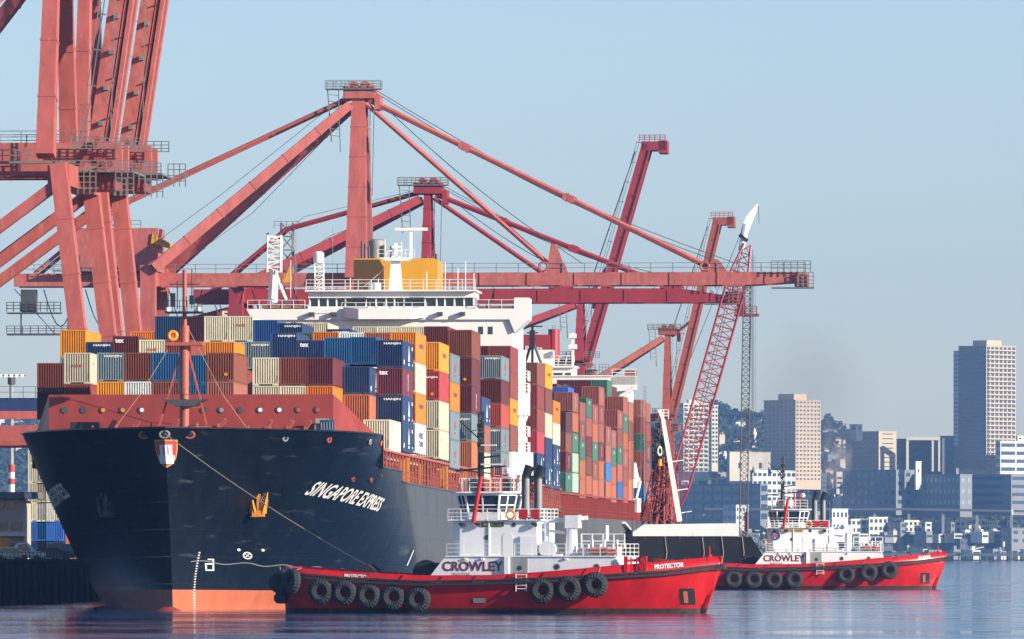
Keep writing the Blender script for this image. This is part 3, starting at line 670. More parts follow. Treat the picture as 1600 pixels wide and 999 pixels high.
MK['tex'] = markmesh('lessor_name', text_mb('tex', 0.6, (-1.0,-0.02,1.95), ex, ez, width=0.85, height=0.42, bold=0.03), M['mark'])
MK['redm'] = markmesh('red_name', text_mb('K LINE', 0.5, (-0.45,-0.02,1.55), ex, ez, width=0.95, height=0.25, bold=0.02), M['markred'])
a = MB(); a.tube((0.5,-0.02,0.62),(0.5,0.01,0.62),0.16,12); MK['dot'] = markmesh('yellow_sticker', a, M['yellow'])
w_ = CW/2+0.012
a = MB(); a.add([(w_,6.3,0.75),(w_,8.0,0.75),(w_,8.0,1.15),(w_,7.2,2.2),(w_,6.9,2.25),(w_,6.5,1.2)],[(0,1,2,3,4,5)]); a.add([(w_,1.2,0.35),(w_,2.2,0.35),(w_,2.2,.8),(w_,1.2,.8)],[(0,1,2,3)]); a.add([(w_,10.2,1.9),(w_,11.4,1.9),(w_,11.4,2.2),(w_,10.2,2.2)],[(0,1,2,3)]); a.add([(w_,6.4,0.35),(w_,7.7,0.35),(w_,7.7,.6),(w_,6.4,.6)],[(0,1,2,3)]); a.add([(w_,10.6,.4),(w_,11.3,.4),(w_,11.3,.6),(w_,10.6,.6)],[(0,1,2,3)])
MK['swoosh'] = markmesh('side_emblem', a, M['mark'])
MK['hapag'] = markmesh('side_name', text_mb('Hapag-Lloyd', 1, (w_,3.2,1.35), ey, ez, width=6, height=0.62, bold=0.01), M['markdark'])
MK['vtext'] = markmesh('side_name', text_mb('TEXTAINER', 1, (w_,6.6,0.5), ez, -ey, width=1.65, height=0.9, bold=0.02), M['mark'])
MK['vtop'] = markmesh('side_number', text_mb('P&O', 1, (w_,5.2,1.75), ey, ez, width=2.4, height=0.45, bold=0.03), M['mark'])
a = MB(); a.add([(w_,5.4,1.5),(w_,6.2,0.95),(w_,7.0,1.5),(w_,6.2,2.0)],[(0,1,2,3)]); a.add([(w_,5.6,.6),(w_,6.8,.6),(w_,6.8,.82),(w_,5.6,.82)],[(0,1,2,3)]); MK['diamond'] = markmesh('side_diamond', a, M['markred'])
a = text_mb('AERO', 1, (w_,3.5,1.45), ey, ez, width=5.4, height=0.6, bold=0.02); text_mb('TRANS', 1, (w_,3.5,0.65), ey, ez, mb=a, width=5.4, height=0.6, bold=0.02); MK['aero'] = markmesh('side_name', a, M['markdark'])
MK['smallred'] = markmesh('side_number', text_mb('HL', 1, (w_,2.0,1.75), ey, ez, width=1.2, height=0.35), M['markred'])
ORD = ['first','second','third','fourth','fifth','sixth','seventh','eighth','ninth','tenth','eleventh','twelfth','thirteenth','fourteenth','fifteenth','sixteenth','seventeenth','eighteenth','nineteenth','twentieth','twenty first','twenty second','twenty third','twenty fourth','twenty fifth','twenty sixth']
def add_container(root, t, s, u, H, col, label, group, marks=()):
    o = bpy.data.objects.new('shipping_container', CM[H]); C.objects.link(o)
    o.material_slots[0].link = 'OBJECT'; o.material_slots[0].material = M['c_'+col]
    o.matrix_world = root.matrix_world @ Matrix.Translation((t, s, u))
    tag(o, label, 'container', group)
    for k in marks:
        c = bpy.data.objects.new(MK[k].name.split('.')[0], MK[k]); C.objects.link(c); c.parent = o
    return o
# bay: depth, stacks {row: (photo y of the top, colours downwards, height, marks per tier)}
H9 = 2.87
BAYS = [
 (771, {3:(551,'go',0,{0:'hj'}),4:(551,'rW',0,{}),5:(551,'Br',0,{}),6:(555,'BB',0,{}),7:(551,'rp',0,{0:'dot'})}),
 (787, {0:(567,'rk',0,{}),1:(551,'wrb',H9,{0:'redm smallred'}),8:(559,'ww',0,{}),9:(559,'rw',0,{}),10:(559,'mo',0,{}),}),
 (797, {11:(573,'btww',0,{0:'swoosh'})}),
 (790, {12:(656,'w',H9,{0:'smallred'})}),
 (804, {0:(515,'ogr',0,{}),1:(534,'bk',0,{0:'hj'}),2:(525,'mr',0,{0:'tex dot'}),3:(531,'w',0,{0:'redm'}),4:(531,'r',0,{}),7:(534,'g',0,{0:'hj'}),8:(520,'bb',0,{0:'hj'}),9:(532,'b',0,{0:'tex'}),10:(528,'Bb',0,{}),11:(527,'B',0,{}),12:(532,'bmbb',0,{0:'hj swoosh',1:'tex vtext',2:'hj swoosh',3:'swoosh'})}),
 (819, {4:(534,'o',0,{}),5:(534,'o',0,{}),8:(520,'G',0,{}),9:(519,'o',0,{}),10:(520,'W',0,{}),11:(520,'t',0,{}),12:(519.5,'owoW',H9,{0:'hapag',1:'smallred',2:'hapag',3:'aero'})}),
 (833, {9:(514.5,'b',0,{0:'hj'}),11:(526,'kk',0,{})}),
 (847, {11:(531,'kr',0,{}),12:(535,'oRww',H9,{0:'hapag',1:'hj dot',3:'smallred'})}),
 (861, {0:(517.5,'o',0,{}),1:(494,'bb',0,{}),2:(494,'kr',0,{}),3:(494,'ww',0,{}),4:(494,'ww',0,{0:'redm'}),5:(500,'Bb',0,{}),6:(505,'b',0,{0:'hj'}),12:(552,'gogg',H9,{0:'diamond',1:'hapag',2:'diamond',3:'diamond'})}),  # third stack: orange top container painted dark brown for the shadow across it
 (889, {6:(504.5,'w',0,{}),8:(510.5,'w',0,{}),9:(510.5,'w',0,{}),10:(510.5,'w',0,{}),11:(510.5,'mm',0,{0:'dot'}),12:(516,'rmmgt',H9,{1:'dot',2:'vtext',3:'hj'})}),
 (903, {12:(620,'bpw',H9,{0:'swoosh'})}),
 (917, {10:(520,'c',0,{}),11:(560,'mrr',0,{})}),
 (931, {11:(560,'krr',0,{}),12:(556,'gmRgg',0,{0:'hj diamond',3:'hj diamond',4:'diamond'})}),
 (945, {11:(541,'mm',0,{}),12:(541,'rroc',H9,{2:'hapag'})}),
 (988, {11:(567,'mmmm',0,{}),12:(567,'crrRb',0,{4:'swoosh'})}),
 (1002,{12:(568,'ocwbb',H9,{0:'hapag',4:'swoosh'})}),
 (1016,{12:(626,'owbb',0,{0:'hapag',2:'swoosh',3:'swoosh'})}),
]
nb = 0
bayname = {}
order = sorted(set(b[0] for b in BAYS)); 
for Y, st in BAYS:
    rows = sorted(st); bi = order.index(Y)
    for r in rows:
        yt, cols_, H, mk = st[r]; H = H or 2.59
        t = -16.25 + 2.5*r + 1.25
        u = su(yt, Y)
        for k, c in enumerate(cols_):
            u0 = u - H; nme = CC[c][0]
            side = 'right edge' if r == 12 else ('left edge' if r == rows[0] and r == 0 else ORD[rows.index(r)]+' stack from left')
            where = f'{side} stack' if 'edge' in side else side
            lab = f'{nme} container {"topmost" if k==0 else ORD[k]+" from top"} in {where}, {ORD[bi]} bay behind bow'
            add_container(ship, t, Y-Z0, u0, H, c, lab, 'containers on the near ship', mk.get(k,'').split())
            u = u0 - 0.03
        # the outermost bay stacks get pedestals down to the deck
print('containers', len([o for o in bpy.data.objects if o.name.startswith('shipping')]))

# ---------------------------------------------------------------- second container ship astern
QC2, Z2 = 89.9, 1088.0
ship2 = ship_root('container_ship', 'grey hulled container ship with brown and green containers moored beyond the near ship', QC2, Z2, 0.0)
bpy.context.view_layer.update()
def h2():
    mb = hull_mesh(16.1, 292, False)
    for v in mb.v:
        v.z = v.z*0.82 if v.z > 0 else v.z
    return mb
ho2 = h2().build('hull', [M['hull2'], M['boot']], ship2, smooth=True)
X2 = lambda px, Y: sx(px, Y, QC2); U2 = lambda py, Y: CAMH+(HY-py)*Y/F
mb = MB(); mb.box(-15,30,9.6,15,285,9.9); mb.build('deck', M['deck'], ship2)
mb = MB(); mb.box(13.0,30,9.9,13.6,285,12.9); mb.build('hatch_coaming', M['coam'], ship2)
mb = MB(); s = 32
while s < 284: mb.beam((15.9,s,10.0),(15.9,s,12.9),0.3,0.3); s += 3.55
mb.beam((15.9,30,13.0),(15.9,284,13.0),0.5,0.25); mb.rail([(16.05,30,10.0),(16.05,284,10.0)],1.1,2,3.6,0.03); mb.build('lashing_frame', M['redlead'], ship2)
mb = MB(); mb.box(16.15,125,6.9,16.25,131,9.1); mb.build('draught_panel', M['mark'], ho2)
mb = MB(); mb.beam((16.4,165,9.6),(16.6,205,6.5),0.5,0.3); mb.build('gangway', M['whiteclean'], ship2)
COLS = [
 (1128,644,'kcmG'),(1142,613,'ptGLL'),(1157,628,'pcGtt'),(1171,622,'Gpmct'),(1185,632,'ptGct'),(1199,604,'pcpmtp'),(1215,666,'ppCt'),
 (1228,672,'pGtt'),(1243,641,'pcGpC'),(1257,620,'pGtpcp'),(1271,628,'pctpt'),(1303,625,'pcGppC'),(1317,630,'prrcp')]
vt = {(0,2),(1,0),(2,1),(5,1),(5,0),(4,0),(6,0),(5,3),(7,0),(4,3),(9,3),(11,0),(8,0),(12,2)}
for i, (Y, yt, cs) in enumerate(COLS):
    base = CAMH + (HY - (775 + (785-775)*0))*1 if False else 0
    u = U2(yt, Y); H = 2.59
    n = len(cs); bot = 13.15; hh = (u-bot)/n
    H = 2.87 if hh > 2.72 else 2.59
    for k, c in enumerate(cs):
        u0 = u - H if k < n-1 or True else bot
        lab = f'{CC[c][0]} container {"topmost" if k==0 else ORD[k]+" from top"} in {ORD[i]} side column of the farther ship'
        mk = []
        if (i,k) in vt: mk = ['vtext']
        elif c in 'GL': mk = ['vtop']
        add_container(ship2, 14.85, Y-Z2, u0, H, c, lab, 'containers on the farther ship', mk); u = u0-max(0.02, hh-H)
for (Y, px, yt, cs, lab) in ((1171,863,605,'CC','cobalt blue container'),(1199,884,604,'mk','maroon container'),(1259,925.5,594,'Gk','green container'),(1259,899,594,'mk','maroon container'),(1259,872,594,'mk','maroon container'),(1271,960,604,'mk','maroon container'),(1142,840,613,'k','dark brown container'),(1185,855,600,'m','maroon container'),(1199,912-56,600,'k','dark brown container'),(1243,922,612,'mm','maroon container'),(1243,895,612,'kk','dark brown container')):
    u = U2(yt, Y)
    for k, c in enumerate(cs):
        t = X2(px, Y)+1.25; r = round((t-14.85)/2.5); t = 14.85+2.5*min(-1,r)
        add_container(ship2, t, Y-Z2, u-2.59, 2.59, c, f'{CC[c][0]} container on farther ship, {ORD[k] if k else "top"} tier, {ORD[min(12,max(1,-r))]} stack inboard, {ORD[min(13,int((Y-1120)/14))]} bay', 'containers on the farther ship'); u -= 2.61
def house2():
    Y = 1288.; s0 = Y-Z2; X = lambda p: X2(p,Y); U = lambda p: U2(p,Y)
    mb = MB(); mb.box(X(690), s0, 9.9, X(985), s0+13, U(600)); hs = mb.build('deckhouse', M['whiteclean'], ship2)
    mb = MB(); mb.box(X(760), s0-1, U(602), X(997), s0+5, U(589)); mb.prism([(X(958),s0-1,U(588)),(X(997),s0-1,U(588)),(X(997),s0-1,U(610)),(X(958),s0-1,U(613))],(0,5,0)); mb.box(X(765),s0-1.2,U(589),X(960),s0+5,U(587))
    mb.beam((X(972),s0-1,U(620)),(X(996),s0-1,U(606)),0.4); mb.rail([(X(960),s0-1,U(588)),(X(997),s0-1,U(588))],1.0,2,1.5,0.05); mb.box(X(978),s0+1,U(588),X(996),s0+4,U(579),1); mb.build('bridge_wing', [M['whiteclean'],M['c_p']], hs)
    mb = MB(); mb.box(X(770), s0, U(600), X(899), s0+9, U(574)); w = mb.build('wheelhouse', M['whiteclean'], hs)
    for a,b in ((868,882),(886,895),(848,864),(828,844),(806,824),(786,802)): m = MB(); m.box(X(a),s0-.06,U(592),X(b),s0,U(583)); m.build('window', M['glass'], w)
    mb = MB(); mb.box(X(812),s0+4,U(574),X(863),s0+9,U(546)); mb.rail([(X(863),s0,U(574)),(X(899),s0,U(574))],1.2,3,1.2,0.05); mb.box(X(766),s0-.6,U(575),X(902),s0+9,U(572)); mb.rail([(X(863),s0+2,U(566)),(X(899),s0+2,U(566))],1.0,2,1.2,0.04)
    mb.beam((X(896),s0+3,U(574)),(X(896),s0+3,U(520)),0.35); mb.box(X(890),s0+2,U(545),X(902),s0+4,U(538)); mb.box(X(891),s0+2,U(528),X(901),s0+4,U(521)); mb.build('upper_decks', M['whiteclean'], hs)
    mb = MB(); mb.box(X(808),s0+16,U(600),X(850),s0+23,U(519)); mb.tube((X(856),s0+18,U(560)),(X(856),s0+18,U(510)),0.9,12); fo = mb.build('funnel', M['crimson'], hs)
    text_mb('Ports', 1, (X(812),s0+15.9,U(545)), ex, ez, width=2.6, height=0.8, bold=0.02).build('funnel_name', M['mark'], fo)
    mb = MB(); mb.beam((X(836),s0-2,U(600)),(X(836),s0-2,U(508)),0.35); 
    for a in (-11,0,12): mb.beam((X(836+a*1.2),s0-2+abs(a)*.1,U(572)),(X(836),s0-2,U(532)),0.28)
    for yy,a,b in ((511,808,852),(521,828,845),(531,830,842)): mb.beam((X(a),s0-2,U(yy)),(X(b),s0-2,U(yy)),0.18)
    mb.box(X(832),s0-2.3,U(545),X(840),s0-1.7,U(517)); mb.build('radar_mast', M['black'], hs)
    mb = MB(); mb.box(15.2,s0+2,15,16.6,s0+5,16.6); mb.box(15.0,s0+2,12.6,16.6,s0+6,13.4); mb.tube((16.1,s0+2,16.5),(15.9,s0+2,18.8),0.4,8,0,0.15); mb.tube((16.3,s0+1,11.3),(16.3,s0+1,13.4),0.55,8); mb.beam((15.3,s0+2,10),(16.8,s0+2,16),0.3); mb.build('lifeboat_davit', M['whiteclean'], hs)
    # black square between the bays seen through the after rigging
house2()
# ---------------------------------------------------------------- quay cranes
RAILQ = 113.0
def crane(label, Yn, Yf, mt, mt2, boom_z, apex_z, outreach, back, up=None, lean=0.0, tower_w=2.6, legw=2.3, hx=0.8, px_=0.0, sign=None, house=True, boomlen=48, group='quay cranes', beam_h=1.9, apexdx=0.0, head_cab=False, cabx=None, tip_taper=False, backstay=True, legs_only_top=True):
    Ym = (Yn+Yf)/2; hy = (Yf-Yn)/2 / math.cos(ANG)
    loc = lane(RAILQ, Ym); loc.z = QUAY_Z
    rt = thing('quay_crane', label, 'crane', loc, (0,0,-ANG), group)
    mt = M[mt]; mt2 = M[mt2]
    bz, az = boom_z, apex_z
    for k in (-1,1):
        y = k*hy
        m = MB(); m.beam((lean*0.25,y,1.2),(-lean*0.75,y,bz-1),*((2.3,legw,0,2.3,legw) if lean else (legw,2.3,0,legw,2.3))); m.collars((lean*0.25,y,1.2),(-lean*0.75,y,bz-1),*((2.3,legw) if lean else (legw,2.3)),6); m.build('leg', mt, rt)
        m = MB(); m.beam((-30.5,y,1.2),(-30.5,y,bz+2),2.2,2.2); m.build('leg', mt, rt)
        m = MB(); m.beam((-30.5,y,14),(0,y,14),1.6,1.8); m.build('sill_beam', mt, rt)
        m = MB(); m.beam((-30.5,y,bz-23),(-lean*.75-.5,y,bz-3.5),1.5,1.15); m.build('brace', mt, rt)
        m = MB(); m.box(-.9,y-4,0,.9,y+4,1.3); m.box(-31.4,y-4,0,-29.6,y+4,1.3); m.build('bogie', M['dark'], rt)
    for q_ in ((-1.1,14.2,1.1,16),(-31.5,bz-1,-29.5,bz+1),(-lean*.75-1.2,bz-3.4,-lean*.75+1.2,bz-1)): m = MB(); m.box(q_[0],-hy,q_[1],q_[2],hy,q_[3]); m.build('portal_beam', mt, rt)
    # fixed girder behind the hinge
    for k in (-1,1):
        m = MB(); m.box(back, k*3-.6, bz-beam_h/2, 2 if up else 0.5, k*3+.6, bz+beam_h/2); m.build('trolley_girder', mt2, rt)
    m = MB(); m.rail([(back,-3.6,bz+beam_h/2),(0,-3.6,bz+beam_h/2)],1.3,2,3,0.05); m.build('girder_railing', M['galv'], rt)
    # pylon
    for k in (-1,1):
        m = MB(); m.beam((px_,k*hy*.75,bz),(px_+apexdx*.9,k*1.6,az-1.5),tower_w,2.2,0,tower_w*.62,1.6)
        pa, pb = Vector((px_,k*hy*.75,bz)), Vector((px_+apexdx*.9,k*1.6,az-1.5))
        for i in range(1,6): f=i/6; q=pa.lerp(pb,f); q2=pa.lerp(pb,f+.006); ww=tower_w*(1-.38*f)+.14; m.beam(q,q2,ww,2.2-.6*f+.14)
        m.build('pylon', mt, rt)
        m = MB(); m.beam((-29.5,k*hy*1.15,bz+1.5),(apexdx-1.2,k*2.6,az-2.5),1.6,1.6,0,1.2,1.3)
        pa, pb = Vector((-29.5,k*hy*1.15,bz+1.5)), Vector((apexdx-1.2,k*2.6,az-2.5))
        for i in range(1,6): f=i/6; q=pa.lerp(pb,f); q2=pa.lerp(pb,f+.006); m.beam(q,q2,1.6-.4*f+.12,1.6-.3*f+.12)
        m.build('back_brace', mt, rt)
    m = MB(); m.box(apexdx-2.2,-3,az-1.6,apexdx+2.4,3,az+0.2); m.tube((apexdx+1,-2.6,az+.3),(apexdx+1,2.6,az+.3),.75,12); m.tube((apexdx-.8,-2.6,az+.5),(apexdx-.8,2.6,az+.5),.5,12); m.box(apexdx+2.4,-2.6,az-3.2,apexdx+3.2,2.6,az-1); m.build('sheave_head', mt2, rt)
    m = MB(); m.box(apexdx-4.8,-3.4,az-.3,apexdx+3.4,-1,az-.15); m.rail([(apexdx-4.8,-3.4,az-.2),(apexdx+3.4,-3.4,az-.2)],1.2,3,1.1,0.05); m.rail([(apexdx-4.8,-1,az-.2),(apexdx+3.4,-1,az-.2)],1.2,3,1.4,0.05)
    m.beam((apexdx-4.5,-3,az-.3),(apexdx-3.9,-3,az-8),0.16); m.beam((apexdx-2.9,-3,az-.3),(apexdx-2.6,-3,az-9.5),0.14); m.beam((apexdx+2.4,-3,az-3),(apexdx+2.1,-3,az-16),0.12)
    for i in range(7): m.beam((apexdx-4.3,-3,az-1-i),(apexdx-2.8,-3,az-1.2-i),0.09)
    m.build('head_platform', M['galv'], rt)
    m = MB()
    for i in range(int((az-bz)/3.2)-1):
        z = az-4-i*3.2; f = (az-z)/(az-bz); x = apexdx*(1-f)+tower_w*(.31+.2*f)+.5
        m.rail([(x,-hy*.75*f,z-1.6),(x,-hy*.75*f+.5,z-1.6)],3.0,8,.5,0.03)
    m.build('ladder', M['galv'], rt)
    if backstay:
        for k in (-1,1): m = MB(); m.tube((apexdx-1,k*1.6,az-1.2),(back+15,k*2.4,bz+11),0.28,6); m.tube((back+15,k*2.4,bz+11),(back+3,k*3,bz+1),0.28,6); m.build('backstay', mt, rt)
        m = MB(); m.lattice((back+15,0,bz+1),(back+15,0,bz+12),1.9,5,0.14,0.09); m.rail([(back+13,-1.6,bz+11),(back+17,-1.6,bz+11)],1.2,2,1,.05); m.build('stay_mast', M['galv'], rt)
    if house:
        m = MB(); m.box(-43,-4.5,bz+1.2,-29.5,4.5,bz+7.6); h = m.build('machinery_house', mt2, rt)
        m = MB(); m.rail([(-45,-4.6,bz+7.6),(-32,-4.6,bz+7.6)],1.1,2,1.5,.05); m.rail([(-45,-5.6,bz+1.4),(-31,-5.6,bz+1.4)],1.1,2,1.5,.05); m.box(-45,-5.7,bz+1.2,-31,-4.5,bz+1.4); m.build('house_railing', M['galv'], h)
        for x in (-42,-39,-35): m = MB(); m.box(x,-4.56,bz+1.6,x+1,-4.5,bz+3.6); m.build('house_door', M['dark'], h)
    if not up:
        for k in (-1,1):
            m = MB()
            if tip_taper: m.prism([(0.5,k*3-.6,bz-beam_h/2),(outreach-1,k*3-.6,bz-beam_h/2),(outreach-1,k*3-.6,bz-.1),(outreach-9,k*3-.6,bz+beam_h/2),(0.5,k*3-.6,bz+beam_h/2)],(0,1.2,0))
            else: m.box(0.5,k*3-.6,bz-beam_h/2,outreach-8,k*3+.6,bz+beam_h/2); m.prism([(outreach-8,k*3-.6,bz-beam_h/2),(outreach,k*3-.6,bz-beam_h*.25),(outreach,k*3-.6,bz+beam_h/2),(outreach-8,k*3-.6,bz+beam_h/2)],(0,1.2,0))
            for i in range(int(outreach/7)): m.box(4+i*7,k*3-.72,bz-.9,4.16+i*7,k*3-.6,bz+.9)
            b = m.build('boom', mt2, rt)
        m = MB(); m.rail([(1,-3.7,bz+beam_h/2),(outreach,-3.7,bz+beam_h/2)],1.35,2,3.2,0.055)
        for x in range(6,int(outreach)-2,6): m.box(x,-3,bz-.5,x+.5,3,bz+.3)
        m.build('boom_walkway', M['galv'], rt)
        x1, x2 = outreach*.44, outreach*.80
        for k in (-1,1):
            m = MB(); m.tube((apexdx+1,k*2,az-2.3),(x1,k*3,bz+1.4),0.36,6); m.build('inner_stay', mt, rt)
            m = MB(); m.tube((apexdx+1.4,k*2,az-1.7),(x2,k*3,bz+1.2),0.42,6)
            for f in (.27,.285,.57,.585): 
                p = Vector((apexdx+1.4,k*2,az-1.7)).lerp(Vector((x2,k*3,bz+1.2)), f); m.box(p.x-.5,p.y-.4,p.z-.5,p.x+.5,p.y+.4,p.z+.5)
            m.build('outer_stay', mt, rt)
        for x in (x1,x2): 
            m = MB(); m.prism([(x-1.2,-3.6,bz+beam_h/2),(x+1.8,-3.6,bz+beam_h/2),(x+.3,-3.6,bz+beam_h/2+(4.2 if x==x1 and beam_h>1.8 else 1.9)),(x-.5,-3.6,bz+beam_h/2+(4.2 if x==x1 and beam_h>1.8 else 1.9))],(0,1.2,0)); m.torus((x-1.6,-3.6,bz+1.8),(0,1,0),.6,.2,12,5); m.build('stay_bracket', mt2, rt)
        m = MB()
        for k,zz,xx in ((-1,.2,x2+1),(1,.6,x2+3),(0,-.4,x1+4)): 
            a_ = Vector((apexdx+1.5,k,az-.3+zz)); b_ = Vector((xx,k,bz+2.3)); pts=[]
            for i in range(9): f=i/8; p=a_.lerp(b_,f); p.z -= 2.2*math.sin(math.pi*f)*(1 if k else .6); pts.append(p)
            m.path(pts,0.075,4)
        m.path([(apexdx-2,-1,az-1),(-20,-1,bz+13),(-31,-1,bz+5)],0.05,4); m.path([(apexdx-1,1,az-3),(-16,1,bz+10),(-26,1,bz+3)],0.05,4); m.build('hoist_rope', M['cable'], rt)
        m = MB(); m.box(outreach-5,-4.6,bz-1.5,outreach+1.2,-2,bz-1.3); m.rail([(outreach-5,-4.6,bz+.9),(outreach+.8,-4.6,bz+.9)],1.6,3,1,.07); m.rail([(outreach-1,-4.6,bz-1.4),(outreach+1.2,-4.6,bz-1.4)],2.2,4,.7,.07); m.box(outreach-1.6,-4,bz-1.2,outreach+.4,4,bz+.6,1); m.build('boom_end_platform', [M['galv'],mt2], rt)
        # festoon loops under the girder
        m = MB()
        x = back+4
        while x < outreach*.25:
            if not -7 < x < 3:
                pts = [Vector((x+5*i/8, 0, bz-1.3-5.5*math.sin(math.pi*i/8))) for i in range(9)]; m.path(pts,0.10,4)
            x += 6.2
        m.build('festoon_cable', M['cable'], rt)
    else:
        a = R(up); d = Vector((math.sin(a),0,math.cos(a))); o = Vector((hx,0,bz)); nrm = Vector((math.cos(a),0,-math.sin(a)))
        for k in (-1,1):
            off = Vector((0,k*(1.7 if boomlen > 60 else 3.0),0)); m = MB(); e = o + d*boomlen
            def strip(x0, x1, y0, y1, mi):
                m.prism([o+off+nrm*x0+Vector((0,y0,0)), o+off+nrm*x1+Vector((0,y0,0)), e+off+nrm*x1+Vector((0,y0,0)), e+off+nrm*x0+Vector((0,y0,0))], (0,y1-y0,0), mi)
            f_ = 1 if boomlen > 60 else .78
            strip(-1.15*f_,.45*f_,-.6,.6,0); strip(.45*f_,1.5*f_,-.1,.3,1); strip(.6*f_,.9*f_,-.45,.4,0); strip(1.1*f_,1.55*f_,-.65,.6,0)
            i = 0
            while i < boomlen-2:
                p = o+off+d*i; m.beam(p+nrm*.2+Vector((0,-.78,0)), p+nrm*.9+d*.3+Vector((0,-.78,0)), .16,.14,1); i += 4.5
            m.build('boom', [mt2, M['coam']], rt)
        m = MB(); n = int(boomlen/4)
        for i in range(n+1):
            p = o + d*(boomlen*i/n); m.beam(p+Vector((0,-3.2,0)), p+Vector((0,3.2,0)), 0.5)
            m.beam(p-nrm*1.1+Vector((0,-3.4,0)), p-nrm*2.0+Vector((0,-3.4,0)), 0.16)
        m.beam(o-nrm*2.0+Vector((0,-3.4,0)), o+d*boomlen-nrm*2.0+Vector((0,-3.4,0)),0.12); m.beam(o-nrm*1.5+Vector((0,-3.4,0)), o+d*boomlen-nrm*1.5+Vector((0,-3.4,0)),0.12); m.build('boom_walkway', M['galv'], rt)
        e = o + d*boomlen
        m = MB(); m.box(e.x-1,-3.6,e.z-1.2,e.x+4.2,3.6,e.z+.6); m.box(e.x+2.6,-3.6,e.z-1.8,e.x+4.4,3.6,e.z+.8); m.rail([(e.x-1.4,-3.8,e.z+.6),(e.x+4,-3.8,e.z+.6)],1.3,3,1,.08); m.build('boom_head', mt2, rt)
        m = MB()
        for k in (-1,1): m.tube((apexdx+1,k*2,az-2), o+d*(boomlen*.5)+Vector((0,k*3,0)), .28, 6)
        m.build('folded_stay', mt, rt)
        m = MB()
        for j in range(3): m.path([(apexdx+1,j-1,az-1), o+d*(boomlen*.96)-nrm*2+Vector((0,j-1,0))],.06,4)
        m.build('hoist_rope', M['cable'], rt)
        m = MB(); p = o+d*3; m.box(-3.2,-6,bz-1.6,3.4,6,bz-1.4); m.rail([(-3.2,-6,bz-1.5),(3.4,-6,bz-1.5)],1.2,3,1,.06); m.box(-3.5,-5.2,bz+1,4.2,-5.0,bz+1.1); m.rail([(-3.5,-5.2,bz+1),(4.2,-5.2,bz+1)],1.2,3,.9,.06)
        for (x,z) in ((-2.6,bz-4),(1.6,bz-4.2),(4.2,bz-3)): m.rail([(x,-6,z),(x+2,-6,z)],2.6,4,.6,.06)
        m.rail([(-5.5,-6,bz-.4),(-5,-6,bz-.4)],8,7,.5,.06); m.rail([(-14,-6,bz-.3),(-5,-6,bz-.3)],1.2,2,1.6,.06); m.box(-14,-6.2,bz-.6,-3,-5,bz-.35)
        m.build('hinge_platform', M['galv'], rt)
        m = MB(); m.tube((hx+.6,-4,bz+.2),(hx+.6,4,bz+.2),.7,12); m.beam((-2,-4,bz-2.5),(hx+2,-4,bz-.4),.6); m.box(-2.5,-4.0,bz-3.4,hx+2.2,4.0,bz-1.8); m.beam((hx-2,-4,bz-1.6),(hx+.5,-4,bz+2.4),.5); m.build('hinge', M['redlead'], rt)
    return rt
crane('pale red quay crane at far left, nearest the camera, boom raised out of the picture', 935, 963, 'pinkcrane','pinkcrane2', 44.6, 84, 60, -40, up=8.3, lean=5.0, boomlen=64, beam_h=3.6, backstay=False, apexdx=.2, tower_w=2.0, legw=1.75, hx=-1.0, px_=-5.6)
crane('pale red quay crane with raised boom, right behind the leftmost crane', 968, 987, 'pinkcrane','pinkcrane2', 45.6, 84, 60, -40, up=8.6, lean=4.6, boomlen=64, beam_h=3.6, backstay=False, apexdx=.2, tower_w=1.7, legw=1.75, hx=-1.0, px_=-5.6)
B = crane('pale red quay crane with lowered boom reaching right above the white bridge', 1253, 1269, 'pinkcrane','pinkcrane2', 41.3, 69.6, 66, -51, tower_w=3.2)
# yellow winch cover and operator cab of the long-boom crane
m = MB(); 
for i in range(5): m.prism([(-30.5+i*.55,-4.8,46.6-i*.15),(-29.95+i*.55,-4.8,46.5-i*.15),(-29.95+i*.55,-4.8,47.7-i*.3),(-30.3+i*.55,-4.8,48.1-i*.3)],(0,6,0))
m.build('winch_cover', M['yellow'], B)
m = MB(); m.rail([(-52,-4,36.6),(-44,-4,36.6)],1.4,3,1,.07); m.box(-52,-4.2,36.3,-44,-2,36.5); m.box(-50,-3.5,36.6,-47.8,-1,39.9); m.box(-52,-4,33.1,-42.6,-3,33.4); m.rail([(-52,-4,33.4),(-42.6,-4,33.4)],1.1,3,1.2,.06); m.beam((-50,-3,36.5),(-50,-3,33.2),.2); m.beam((-43,-3,40),(-43,-3,33.2),.2); m.beam((-51,-3,40),(-45,-3,33.4),.12); m.build('trolley_gantry', M['dark'], B)
D3 = crane('small crimson quay crane with lowered tapering boom under the long pale boom', 1377, 1393, 'crimson','crimson', 42.6, 60.8, 50, -38, tower_w=1.7, tip_taper=True, beam_h=2.3, house=False)
m = MB(); m.prism([(-38.5,-4.6,37.8),(-28,-4.6,37.8),(-28,-4.6,40.6),(-32,-4.6,40.9),(-38.5,-4.6,39.2)],(0,8,0)); bx = m.build('counterweight_box', M['crimson'], D3)
text_mb('51', 1, (-33.3,-4.65,38.7), ex, ez, width=2.0, height=1.5, bold=0.03).build('crane_number', M['mark'], bx)
m = MB(); m.rail([(50,-4,39.6),(53.5,-4,39.6)],1.2,3,.8,.07); m.box(49.8,-4,39.2,53.8,-1.5,39.6); m.beam((50.9,-2.6,39.6),(50.9,-2.6,43),1.3,1.6); m.rail([(49.6,-4,43.2),(52,-4,43.2)],1.2,3,.8,.07); m.build('boom_cab', M['crimson'], D3)
crane('tall crimson quay crane with boom raised, standing right of the white bridge', 1764, 1780, 'crimson','crimson', 40.5, 55, 50, -30, up=16, boomlen=47, tower_w=1.9, backstay=False)
